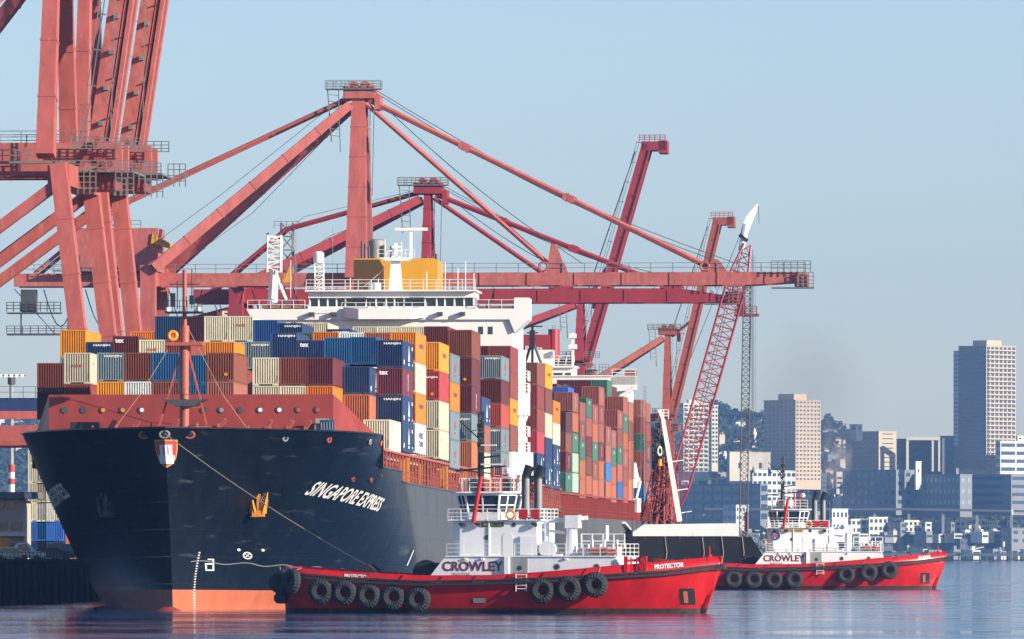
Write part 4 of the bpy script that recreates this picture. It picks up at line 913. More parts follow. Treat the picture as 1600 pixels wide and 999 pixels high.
crane('brick red quay crane with boom raised, farthest along the quay', 2098, 2116, 'brick','brick', 34.5, 56.5, 50, -30, up=13.3, boomlen=50, tower_w=1.9, backstay=False)

# ---------------------------------------------------------------- tugs
def tug_width(x, z):                                  # half breadth at x metres from the stern
    full = 5.2
    a = 1 - max(0,(2.2-x)/2.2)**2*0.35 if x < 2.2 else 1
    x0 = 23 - (4.2-min(z,4.2))*1.2; xe = 36.6 + 0.42*z if z < 3.6 else 38.1
    f = 1 if x < x0 else max(0, 1-((x-x0)/(xe-x0))**(2.3 if z > 2 else 2.0))
    u = 1 if z > 2.4 else 0.78+0.22*max(0,z)/2.4
    if z < 0: u = 0.7
    return full*a*f*u
def sheer(x):
    p = [(0,4.0),(6,3.6),(12.8,3.26),(19,3.3),(24,3.6),(30,4.15),(34,4.5),(38.2,4.95)]
    for (a,b),(c,d) in zip(p,p[1:]):
        if x <= c: return b+(d-b)*(x-a)/(c-a)
    return p[-1][1]
def strake(x):
    p = [(0,3.1),(6,2.6),(12.8,2.3),(19,2.4),(24,2.6),(30,2.95),(34,3.2),(38.2,3.75)]
    for (a,b),(c,d) in zip(p,p[1:]):
        if x <= c: return b+(d-b)*(x-a)/(c-a)
    return p[-1][1]
def tug(name2, label, px_stern, px_bow, Y, hd, group, second=False):
    r = thing('tugboat', label, 'tugboat', (0,0,0), (0,0,-R(hd)), group)
    L = 38.1; sc = (px_bow-px_stern)*Y/F/(L*math.cos(R(hd))); xs = (px_stern-800)*Y/F
    r.location = (xs, Y, 0); r.scale = (sc,sc,sc)
    # local x: stern -> bow, y: away from camera, z: up; near side is y = -5.2
    xs_ = [0,.5,1.1,2.2,4,7,10,13,16,19,21,23,25,27,29,31,32.5,34,35,36,36.8,37.4,37.8,38.1]
    lv = [lambda x:-1.2, lambda x:0.0, lambda x:0.45, lambda x:1.3, lambda x:strake(x), lambda x:strake(x)+.35, lambda x:sheer(x)]
    mb = MB(); g = {}
    for i,x in enumerate(xs_):
        for j,f in enumerate(lv):
            z = f(x); w = tug_width(x,z) - (0.25 if j == 6 else 0); w = max(w,0.0)
            xx = x
            if x > 36: xx = x - max(0,(4.0-z))*0.36*((x-36)/2.1)      # raked stem
            for sg in (1,-1): g[(i,j,sg)] = len(mb.v); mb.v.append(Vector((xx,sg*w,z)))
    for i in range(len(xs_)-1):
        for j in range(6):
            for sg in (1,-1):
                f = [g[(i,j,sg)],g[(i,j+1,sg)],g[(i+1,j+1,sg)],g[(i+1,j,sg)]]
                mb.f.append(f if sg > 0 else f[::-1]); mb.m.append(1 if j < 2 else 0)
    for j in range(6): mb.f.append([g[(0,j,1)],g[(0,j,-1)],g[(0,j+1,-1)],g[(0,j+1,1)]]); mb.m.append(1 if j<2 else 0)
    h = mb.build('hull', [M['tugred'],M['tugdark']], r, smooth=True); sd = h.modifiers.new('t','SOLIDIFY'); sd.thickness=.1
    m = MB(); n = 22
    vs = [(38*i/n, (tug_width(38*i/n,3)-.3 if i<n else 0), sheer(38*i/n)-.9) for i in range(n+1)]
    m.add(vs+[(x,-y,z) for x,y,z in vs], [(i,n+1+i,n+2+i,i+1) for i in range(n)]); m.build('deck', M['redlead'], r)
    # rubbing strake
    m = MB()
    for sg in (1,-1):
        pts = []
        for i in range(46):
            x = 38.35*i/45; z = strake(x)+.17; w = tug_width(min(x,38.05), z)+.12
            pts.append(Vector((x,sg*w,z)))
        for a,b in zip(pts,pts[1:]): m.beam(a,b,.36,.2); m.beam(a+Vector((0,0,.28)),b+Vector((0,0,.28)),.30,.16)
    m.build('rubbing_strake', M['rubber'], h)
    # hull side details
    for x in (13.6,17.4,21.4,):
        m = MB(); m.box(x,-tug_width(x,3)-.03,sheer(x)-.62,x+1.1,-tug_width(x,3)+.2,sheer(x)-.42); m.build('freeing_port', M['mark'], h)
    def quad_on(x0,x1,z0,z1,off,mt,nm_,par):
        m = MB(); prev = None
        for i in range(7):
            x = x0+(x1-x0)*i/6; row = []
            for j in range(4):
                z = z0+(z1-z0)*j/3; f = min(1,max(0,(z-1.3)/(strake(x)-1.3))) if z > 1.3 else (z-.45)/.85
                wa = (tug_width(x,1.3),tug_width(x,strake(x))) if z > 1.3 else (tug_width(x,.45),tug_width(x,1.3))
                xx = x - (max(0,(4.0-z))*0.36*((x-36)/2.1) if x > 36 else 0); row.append(Vector((xx,-(wa[0]+(wa[1]-wa[0])*f)-off,z)))
            if prev: m.add(prev+row, [(j,4+j,5+j,1+j) for j in range(3)])
            prev = row
        return m.build(nm_, mt, par)
    hr = quad_on(34.7,35.9,.75,2.15,.04,M['black'],'hawse_recess',h); quad_on(35.0,35.35,.9,1.9,.09,M['mastred'],'anchor',hr)
    quad_on(17.3,18.4,.9,1.3,.04,M['grey'],'hull_mark',h)
    for x in (8,11,14.5,17.5,20.5,23.5,27,31):
        m = MB(); w = tug_width(x,3)+.04; m.tube((x,-w,strake(x)+.5),(x+.5,-w+.1,sheer(x)),.05,5); m.build('bulwark_stay', M['tugred'], h)
    m = MB(); x=20.6
    for i in range(5): m.box(x+.7,-5.36,sheer(x)-.1-i*.3,x+1.6,-5.28,sheer(x)-.04-i*.3)
    m.box(x+.66,-5.37,sheer(x)-1.5,x+.72,-5.27,sheer(x)); m.box(x+1.58,-5.37,sheer(x)-1.5,x+1.64,-5.27,sheer(x)); m.build('side_ladder', M['whiteclean'], h)
    # bow and quarter names follow the plating
    def side_text(body,x0,x1,zf,hgt,mt='mark',nm_='boat_name'):
        vs,fs = text_geo(body,1,0.0,0.03); a0=min(v.x for v in vs); a1=max(v.x for v in vs); b0=min(v.y for v in vs); b1=max(v.y for v in vs); m=MB(); out=[]
        for v in vs:
            x = x0+(x1-x0)*(v.x-a0)/(a1-a0); z = zf(x)+hgt*(v.y-b0)/(b1-b0)
            ws = tug_width(x,strake(x)+.35); wt = tug_width(x,sheer(x))-.25; f=(z-strake(x)-.35)/(sheer(x)-strake(x)-.35)
            out.append(Vector((x,-(ws+(wt-ws)*f)-.07,z)))
        m.add(out,fs); return m.build(nm_,M[mt],h)
    side_text(name2, 32.9 if not second else 34.4, 35.2 if not second else 36.0, lambda x: sheer(x)-.62, .40)
    if not second:
        side_text('PROTECTOR', 6.0, 8.2, lambda x: sheer(x)-.55, .34); side_text('SEATTLE', 6.6, 7.9, lambda x: sheer(x)-.95+.25, .14)
    # tyres
    tx = [(0.3,2.6,1),(1.7,2.75,1),(3.9,1.9,0),(6.0,1.8,0),(8.2,1.55,0),(10.35,1.4,0),(12.5,1.25,0),(23.5,1.95,0),(25.8,2.15,0),(28.1,2.5,0)] if not second else [(3.2,1.9,0),(5.0,1.8,0),(6.6,1.8,0),(8.2,1.6,0),(13.5,1.3,0),(14.8,1.3,0),(22.8,1.75,0),(25.4,2.0,0),(28.3,2.4,0)]
    if second: tx = [(10.5,1.35,0),(13.1,1.3,0),(15.7,1.25,0),(18.3,1.3,0),(25.1,1.9,0),(28,2.2,0),(30.6,2.5,0)]
    for x,z,st in tx:
        m = MB(); w = tug_width(x,z); ax = Vector((0,-1,0)) if not st else Vector((-.7,-.7,0)).normalized()
        if x > 26: ax = Vector((.15,-1,0)).normalized()
        c = Vector((x,-w-.35,z)) if not st else Vector((x-.25,-w-.3,z))
        jit = math.sin(x*7.3)*.5; c.z += .07*jit; c.x += .06*math.cos(x*5.1)
        R1 = (.70 if not second else .78)*(1+.05*jit); R2 = .40*(1-.06*jit); ax = (ax + Vector((.10*jit,0,.08*math.cos(x*3.7)))).normalized()
        m.torus(c, ax, R1, R2, 40, 8, 0, 0.10); t = m.build('tyre_fender', M['rubber'], h)
        m = MB(); m.tube(c+Vector((-.1,.2,.9)), (x-.5,-w+.1,sheer(x)), .04, 4); m.tube(c+Vector((.2,.2,.9)), (x+.4,-w+.1,sheer(x)), .04, 4); m.build('fender_chain', M['rope'], t)
    # black bow and stern fenders
    m = MB()
    if not second:
        m.tube((-.25,-4.2,2.6),(-.25,4.2,2.6),.85,14); m.tube((-.1,-4.3,1.3),(-.1,4.3,1.3),.5,12)
    else: m.tube((-.1,-4.0,2.6),(-.1,4.0,2.6),.4,12)
    m.build('stern_fender', M['rubber'], h, smooth=True)
    # lower house: raked after end, bulges
    hw = 3.7; T = 4.9
    m = MB(); m.prism([(13.3,-hw,3.0),(29.9,-hw,3.5),(29.9,-hw,4.1),(29.6,-hw,T),(14.6,-hw,T),(13.3,-hw,3.3)],(0,2*hw,0))
    m.box(19.9,-hw-.35,3.0,20.3,-hw,T-.05); m.box(14.6,-hw-.12,T-.06,29.8,hw+.1,T+.04)
    lh = m.build('lower_house', M['tugwhite'], r)
    text_mb('CROWLEY', 1, (14.35,-hw-.04,3.62), ex, ez, width=5.35, height=0.84, bold=0.022).build('company_name', paint('name_maroon',(0.16,0.02,0.04),.5,var=.05) if 'name_maroon' not in bpy.data.materials else bpy.data.materials['name_maroon'], lh)
    text_mb('SEATTLE', 1, (15.2,-hw-.04,3.28), ex, ez, width=1.6, height=0.20).build('home_port', M['dark'], lh)
    m = MB(); m.box(20.4,-hw-.05,2.9,21.9,-hw+.1,4.75); dr = m.build('door', M['grey'] if not second else M['grey'], lh)
    m = MB(); m.tube((21.2,-hw-.09,3.9),(21.2,-hw,3.9),.2,12); m.build('porthole', M['glass'], dr)
    for x in (24.5,28.0): 
        m = MB(); m.tube((x,-hw-.03,4.0),(x,-hw+.1,4.0),.28,14); p = m.build('porthole_frame', M['grey'], lh); m = MB(); m.tube((x,-hw-.06,4.0),(x,-hw,4.0),.19,12); m.build('porthole', M['glass'], p)
    for x in (16.4,17.9,25.3): m = MB(); m.box(x-.12,-hw-.18,4.6,x+.12,-hw,4.75); m.build('deck_lamp', M['whiteclean'], lh)
    m = MB(); m.rail([(14.7,-hw-.05,T),(29.8,-hw-.05,T),(29.8,hw,T),(14.7,hw,T),(14.7,-hw-.05,T)],1.05,3,1.45,.03); m.build('house_railing', M['whiteclean'], r)
    if not second:
        m = MB(); m.beam((30.0,-3.8,3.6),(32.2,-3.3,3.9),.3); m.beam((30.6,-3.9,3.2),(30.6,-3.9,4.9),.3); m.beam((32.2,-3.4,3.6),(32.2,-3.4,4.9),.25); m.beam((30.4,-3.8,4.5),(32.3,-3.3,4.6),.25)
        for i in range(3): m.beam((31.+i*.5,-3.7,3.6),(31.+i*.5,-3.7,4.8),.12)
        m.build('fairlead_frame', M['tugred'], r)
    # upper house
    z1, z2 = T, 7.95
    m = MB(); m.prism([(14.8,-1.9,z1),(15.6,-2.7,z1),(22.4,-2.7,z1),(22.6,-2.4,z1),(22.6,2.7,z1),(15.6,2.7,z1),(14.8,1.9,z1)],(0,0,z2-z1)); m.box(14.5,-3.0,z2,22.9,3.0,z2+.1)
    m.box(21.0,-2.9,T,22.5,-2.6,6.6); m.tube((18.2,-2.72,T),(18.2,-2.72,7.9),.1,8)
    uh = m.build('upper_house', M['tugwhite'], r)
    m = MB(); m.box(17.55,-2.78,7.45,19.5,-2.7,7.8); nb = m.build('name_board', M['black'] if not second else M['gold'], uh); text_mb(name2,1,(17.7,-2.8,7.53),ex,ez,width=1.65,height=.18,bold=.02).build('board_letters', M['gold'] if not second else M['black'], nb)
    m = MB(); m.tube((20.4,-2.74,7.6),(20.4,-2.6,7.6),.2,12); m.build('porthole', M['glass'], uh); m = MB(); m.tube((18.0,-2.74,6.5),(18.0,-2.6,6.5),.2,12); m.build('porthole', M['glass'], uh)
    m = MB(); m.prism([(19.4,-2.73,5.0),(20.3,-2.73,5.0),(20.3,-2.73,6.7),(20.1,-2.73,6.9),(19.6,-2.73,6.9),(19.4,-2.73,6.7)],(0,.05,0)); m.build('door', M['whiteclean'], uh)
    for x in (15.6,22.0,17.0): m = MB(); m.tube((x,-2.9,7.7),(x+.5,-3.0,7.55),.12,8,0,.2); m.build('floodlight', M['dark'], uh)
    if second:
        m = MB(); m.torus((15.9,-2.78,7.0),(0,1,0),.5,.12,24,5); lg = m.build('logo_ring', M['c_B'], uh); m = MB(); m.box(15.7,-2.84,6.8,16.1,-2.72,7.2); m.build('logo_mark', M['markred'], lg)
    m = MB(); m.rail([(14.6,-3.0,z2),(22.8,-3.0,z2),(22.8,3,z2),(14.6,3,z2),(14.6,-3,z2)],1.0,3,1.2,.035); m.build('bridge_railing', M['whiteclean'], r)
    m = MB(); m.box(20.9,-3.04,z2+.2,21.7,-2.95,z2+.95); m.box(22.0,-3.04,z2+.2,22.7,-2.95,z2+.95); m.build('red_dodger', M['tugred'], r)
    m = MB(); m.torus((20.2,-3.12,z2+.5),(0,1,0),.36,.1,20,6); m.build('life_ring', M['orange'], r, smooth=True)
    # wheelhouse with outward-leaning windows
    def oct_(cx,rx,ry,z):
        c=.42; return [Vector((cx+rx*a,ry*b,z)) for a,b in ((-1,-c),(-.58,-1),(.58,-1),(1,-c),(1,c),(.58,1),(-.58,1),(-1,c))]
    cx=17.55; lo=oct_(cx,2.25,2.2,z2+.1); mi=oct_(cx,2.3,2.25,z2+.75); hi=oct_(cx,2.62,2.5,z2+2.15); tp=oct_(cx,2.62,2.5,z2+2.35)
    m = MB()
    for A,Bq in ((lo,mi),(hi,tp)): m.add(A+Bq,[(i,(i+1)%8,8+(i+1)%8,8+i) for i in range(8)])
    for i in range(8): m.beam(mi[i],hi[i],.16,.16)
    m.add(oct_(cx,3.0,2.85,z2+2.35)+oct_(cx,3.0,2.85,z2+2.5),[(i,(i+1)%8,8+(i+1)%8,8+i) for i in range(8)]+[tuple(range(8))[::-1],tuple(range(8,16))])
    for i in (1,0,2):
        a=mi[i].lerp(mi[(i+1)%8],.5); b=hi[i].lerp(hi[(i+1)%8],.5); m.beam(a,b,.12,.12)
        a=mi[i].lerp(hi[i],.42); b=mi[(i+1)%8].lerp(hi[(i+1)%8],.42); m.beam(a,b,.10,.10)
    for k in range(3): m.prism([(cx-2.3+k*1.7,-2.86,z2+2.36),(cx-1.3+k*1.7,-2.86,z2+2.36),(cx-1.5+k*1.7,-2.86,z2+2.47),(cx-2.1+k*1.7,-2.86,z2+2.47)],(0,-.02,0))
    wh = m.build('wheelhouse', M['tugwhite'], r)
    for i in range(8):
        a,b,c,d = mi[i],mi[(i+1)%8],hi[(i+1)%8],hi[i]; cc=(a+b+c+d)/4; m = MB(); q=[cc+(p-cc)*.97 for p in (a,b,c,d)]; m.add(q,[(0,1,2,3)]); m.add([p+(Vector((cx,0,cc.z))-cc).normalized()*.05 for p in q],[(0,1,2,3)]); m.build('window', M['glass'], wh)
    m = MB(); m.box(cx-1.6,-1.4,z2+.2,cx+1.6,1.4,z2+1.2); m.build('console', M['dark'], wh)
    zr = z2+2.5
    m = MB(); m.rail([(15.4,-2.2,zr),(20.0,-2.2,zr),(20.0,2.2,zr),(15.4,2.2,zr),(15.4,-2.2,zr)],1.15,3,.9,.035); m.build('top_railing', M['whiteclean'], r)
    for x in (16.3,19.2): m = MB(); m.box(x-.4,-1.2,zr,x+.4,-.2,zr+.9); m.box(x-.25,-1.3,zr+.9,x+.25,-.5,zr+1.2); m.build('searchlight', M['dark'], r)
    for x in (18.3,19.0): m = MB(); m.tube((x,-1.6,zr),(x,-1.6,zr+2.1),.09,10); m.build('fire_monitor', M['tugred'], r)
    m = MB(); m.torus((19.4,-1,zr+1.75),(0,1,0),.05,.28,10,8); m.build('small_dome', M['whiteclean'], r, smooth=True)
    # mast
    mx = 16.75
    m = MB(); m.tube((mx,0,zr),(mx,0,zr+3.4),.32,8,0,.22); m.lattice((mx,0,zr+2),(mx,0,zr+6.9),.42,12,.04,.03); m.tube((mx,0,zr+6.9),(mx,0,zr+7.6),.03,4)
    m.beam((mx-2.2,0,zr+1.8),(mx+2.2,0,zr+2.2),.35,.14); m.beam((mx-2.0,0,zr+1.9),(mx+2.3,0,zr+1.4),.25,.1); m.beam((mx-.2,0,zr+2.9),(mx+1.7,0,zr+3.1),.15); m.beam((mx,0,zr+4.4),(mx-1.9,0,zr+6.1),.09); m.beam((mx-1,0,zr+5.2),(mx,0,zr+5.4),.06)
    for zz in (3.9,4.7,5.5): m.box(mx-.28,-.3,zr+zz,mx+.28,.1,zr+zz+.35)
    mo = m.build('mast', M['black'], r)
    for zz,w in ((2.35,1.9),(4.0,1.5)): m = MB(); m.beam((mx+.1,-.4,zr+zz),(mx+w,-.4,zr+zz),.12,.12); m.build('radar_scanner', M['whiteclean'], mo)
    m = MB(); m.prism([(mx-1.9,0,zr+5.5),(mx-1.9,0,zr+4.5),(mx-1.35,0,zr+4.7)],(0,.03,0)); m.build('pennant', M['c_b'], mo)
    m = MB(); m.tube((mx+.15,-3.1,z2-.2),(mx+.75,-2.7,zr+1.3),.19,10); m.build('red_mast_leg', M['tugred'], r, smooth=True)
    # exhaust stacks
    for x in (20.9,22.0):
        m = MB(); m.tube((x,-.6,z2),(x,-.6,z2+3.9),.34,14,0,.36); m.tube((x,-.6,z2+3.8),(x+.35,-.6,z2+4.7),.36,14,0,.42); m.build('exhaust_stack', M['black'], r, smooth=True)
        m = MB(); m.tube((x+.1,-.72,z2+.3),(x+.1,-.72,z2+3.6),.27,12); m.build('stack_lagging', M['grey'], r, smooth=True)
    # davit, crane, winch, clutter on the foredeck
    m = MB(); m.tube((23.0,-1.5,T),(23.0,-1.5,8.0),.22,8); m.beam((22.2,-1.5,7.8),(26.6,-1.5,8.2),.35); m.beam((22.3,-1.5,7.2),(24.6,-1.5,6.9),.25); m.build('davit', M['tugwhite'], r)
    m = MB(); m.tube((25.3,-1.8,T),(25.3,-1.8,8.2),.55,12,0,.4); m.box(24.8,-2.3,7.3,26.0,-1.2,8.4); m.beam((24,-1.8,8.0),(26.1,-1.8,8.3),.3); m.build('deck_crane', M['tugwhite'], r)
    m = MB(); m.tube((23.4,-2.8,5.5),(23.4,-1.2,5.5),.6,14); m.tube((23.4,-2.9,5.5),(23.4,-2.8,5.5),.75,14); m.box(22.8,-2.8,T,24.6,-1.0,5.1); m.build('capstan_winch', M['tugwhite'], r, smooth=True)
    m = MB()
    for i in range(9): x=26.6+i*.36; m.tube((x,-2.6,T),(x,-2.6,5.5+.4*((i*7)%3)),.13,6)
    m.box(26.6,-2.2,T,29.2,.2,5.7); m.rail([(26,-1.2,5.6),(29.8,-1.2,5.6)],1.2,2,.9,.05); m.build('foredeck_machinery', M['tugwhite'], r)
    m = MB(); m.tube((27.2,-2.9,5.4),(28.8,-2.9,5.4),.28,8); m.box(28.8,-3.1,5.0,29.5,-2.7,5.5); m.build('hose_reel', M['mastred'], r)
    m = MB(); m.tube((12.4,-1.9,3.4),(12.4,1.9,3.4),.95,18); m.tube((12.4,-2.1,3.4),(12.4,-1.9,3.4),1.2,18); m.box(11.4,-1.8,2.4,13.3,1.8,3.0); m.build('towing_winch', M['rubber'], r, smooth=True)
    m = MB(); m.torus((6.8,0,3.3),(0,1,0),.75,.2,20,8); m.prism([(5.9,-1,3.0),(8.2,-1,3.0),(7.6,-1,3.6),(6.9,-1,4.2),(6.3,-1,3.9)],(0,2,0)); m.build('towing_staple', M['rubber'], r)
    m = MB(); m.tube((37.0,0,sheer(37)-.9),(37.0,0,sheer(37)+.9),.09,8,0,.05); m.tube((37.0,0,sheer(37)-.6),(37.0,0,sheer(37)+.2),.22,8); m.build('bow_staff', M['tugred'], r)
    m = MB(); 
    for x in (35,31.5,33.4): m.tube((x,-.8,sheer(x)-.9),(x,-.8,sheer(x)+.18),.14,8); m.tube((x,.4,sheer(x)-.9),(x,.4,sheer(x)+.18),.14,8)
    m.build('bitts', M['black'], r)
    for x,t_ in ((22.9,11.5),(19.8,12.2),(15.5,12.6)): m = MB(); m.tube((x,.6,z2),(x,.6,t_),.025,4); m.build('whip_aerial', M['grey'], r)
    return r
tug1 = tug('PROTECTOR', 'red hulled tugboat in front at the ship bow, seven tyres on its stern half', 460, 1124, 727, 15, 'red and white harbour tugs')
tug2 = tug('GUARD', 'farther red tugboat at right, open blue water ahead of its bow', 1022, 1478, 1214, 3, 'red and white harbour tugs', True)
# messenger rope from the ship to the tug
def line_between(name, label, a, b, sag, r, mt, cat='rope', n=24):
    m = MB(); pts = []
    for i in range(n+1): f=i/n; p=a.lerp(b,f); p.z -= sag*4*f*(1-f); pts.append(p)
    m.path(pts, r, 5); return tag(m.build(name, M[mt]), label, cat)
bpy.context.view_layer.update()
p0 = ship.matrix_world @ Vector((0.1,-0.3,15.55)); p1 = tug1.matrix_world @ Vector((6.8,0,4.0))
line_between('tow_rope', 'pale rope running from the bow fairlead down to the tug stern', p0, p1, 0.5, 0.045, 'rope')
# ---------------------------------------------------------------- barge, lattice cranes
def barge():
    Y = 1262.; r = thing('barge', 'black barge with white deck coaming moored behind the two tugs', 'barge', (PX(975,919,Y).x, Y, 0), (0,0,R(-2)))
    s = Y/F; L = (1195-975)*s; z = lambda py: CAMH+(HY-py)*s
    m = MB(); zt = z(838)
    prof = [(0.8,zt),(L-4.0,zt-.1),(L-2.0,zt-.1),(L,z(872)),(L-.8,z(884)),(L-2.2,-1),(3.2,-1),(1.0,z(880)),(0,z(853))]
    m.prism([(x,-5,q) for x,q in prof],(0,12,0)); h = m.build('hull', M['barge'], r)
    m = MB(); m.prism([(1.4,-4.7,zt),(L-3.9,-4.7,zt),(L-3.9,-4.7,z(819)),(L-4.8,-4.7,z(818)),(3.0,-4.7,z(820)),(1.4,-4.7,z(832))],(0,11,0)); m.build('coaming', M['whiteclean'], r)
    for px in (1040,1098,1128,1160): m = MB(); x=(px-975)*s; m.path([(x,-5.1,zt),(x+.3,-5.15,zt-2.4),(x+.1,-5.15,zt-4)],.07,4); m.build('fender_chain', M['rope'], h)
    m = MB(); m.torus((L-2.2,-5.6,z(884)),(0,1,0),.85,.4,24,8); m.build('tyre_fender', M['rubber'], h)
    m = MB(); m.rail([(L-3.5,-4,zt),(L+2,-4,zt-3.4)],1.0,2,1,.05); m.beam((L-4,-4,zt),(L+3,-4,zt-4.6),.3); m.build('bow_ramp', M['grey'], r)
    m = MB(); m.tube((9.2,0,z(819)),(9.2,0,z(800)),.06,5); m.prism([(8.9,0,z(806)),(9.5,0,z(806)),(9.2,0,z(799))],(0,.1,0)); m.build('deck_flag', M['dark'], r)
barge()
def lattice_crane():
    Y = 1300.; s = Y/F
    a = PX(1046,815,Y); b = PX(1168,382,Y); c = PX(1184,320,Y)
    r = thing('lattice_crane', 'dark red lattice boom crane with a white tip, rising behind the barge', 'crane', (a.x,Y,QUAY_Z-3.5))
    def l(p): return p - r.location
    m = MB(); m.lattice(l(a), l(b), 3.0, 30, .17, .06, 0, .12, .35); m.build('boom', M['crimson'], r)
    m = MB(); m.prism([l(PX(1158,358,Y)),l(PX(1168,366,Y)),l(PX(1186,322,Y)),l(PX(1183,318,Y)),l(PX(1166,338,Y))],(0,1.2,0)); m.tube(l(PX(1158,392,Y)),l(PX(1166,350,Y)),.5,8); m.build('boom_tip', M['whiteclean'], r)
    m = MB(); m.tube(l(PX(1163,370,Y)),l(PX(1160,374,Y)),.8,10); m.build('tip_sheave', M['black'], r)
    m = MB()
    for (x0,y0,x1,y1) in ((1163,350,1079,560),(1160,380,1060,760),(1163,380,1082,700),(1185,322,1186,350),(1171,390,1171,640),(1176,390,1176,640)): m.tube(l(PX(x0,y0,Y)),l(PX(x1,y1,Y)),.06,4)
    m.build('boom_rope', M['cable'], r)
    m = MB(); b0 = l(PX(1020,815,Y))
    for i in range(5): m.lattice(l(PX(1008+i*12,820,Y+4)),l(PX(1026+i*6,735-i*7,Y+4)),1.3,7,.11,.06)
    m.build('machinery_frame', M['redlead'], r)
    m = MB()
    for i,px in enumerate((1026,1032,1038,1043)): m.lattice(l(PX(px,822,Y+6)),l(PX(px-2,668+i*7,Y+6)),.9,16,.16,.15)
    m.build('back_mast', M['black'], r)
lattice_crane()
def derrick():
    Y = 1280.; base = PX(1165,870,Y); r = thing('derrick_boom', 'slender dark vertical lattice boom with hanging ropes right of the barge coaming', 'crane', (base.x,Y,0))
    def l(px,py): return PX(px,py,Y)-r.location
    m = MB(); m.lattice(l(1161,845),l(1168,440),1.15,44,.08,.045); m.build('lattice_mast', M['dark'], r)
    m = MB(); m.box(l(1163,0).x,-.5,l(0,905).z,l(1169,0).x,.5,l(0,800).z); m.build('mast_base', M['crimson'], r)
    m = MB()
    for px in (1174,1177,1180): m.tube(l(px,400),l(px,700),.035,4)
    m.build('hoist_rope', M['cable'], r)
    m = MB(); p = l(1179,678); m.tube(p-Vector((0,0,.9)),p,.02,10,0,.36); m.tube(p,p+Vector((0,0,.9)),.36,10,0,.02); m.build('white_float', M['whiteclean'], r, smooth=True)
    m = MB(); p = l(1177,735); m.tube(p-Vector((0,0,.4)),p+Vector((0,0,.6)),.3,8,0,.05); m.build('hook_block', M['black'], r)
derrick()
def white_boom():
    Y = 1275.; a = PX(1062,815,Y); b = PX(1036,655,Y); r = thing('white_boom', 'long slim white boom leaning left above the barge', 'crane boom', (a.x,Y,a.z))
    m = MB(); m.beam((0,0,0), b-a, 1.0, .8, 0, .7, .6); m.build('boom', M['whiteclean'], r)
    m = MB(); d=b-a
    for f in (.08,.3,.58): p=d*f; m.beam(p,p+Vector((2.0,0,.3)),.14)
    m.beam(d, PX(1030,640,Y)-a,.5); m.rail([d+Vector((-.6,0,0)),d+Vector((.8,0,0))],1.4,3,.7,.06); m.build('boom_fitting', M['whiteclean'], r)
    m = MB(); p = PX(1031,705,Y)-a; m.torus(p,(0,1,0),.3,.1,14,6); m.v=[Vector((v.x,v.y,p.z+(v.z-p.z)*2)) for v in m.v]; m.tube(p-Vector((0,0,2.2)),p-Vector((0,0,1.2)),.4,10,1,.25); m.tube(p+Vector((0,0,2)),d,.05,4); m.build('hook', [M['whiteclean'],M['yellow']], r)
white_boom()

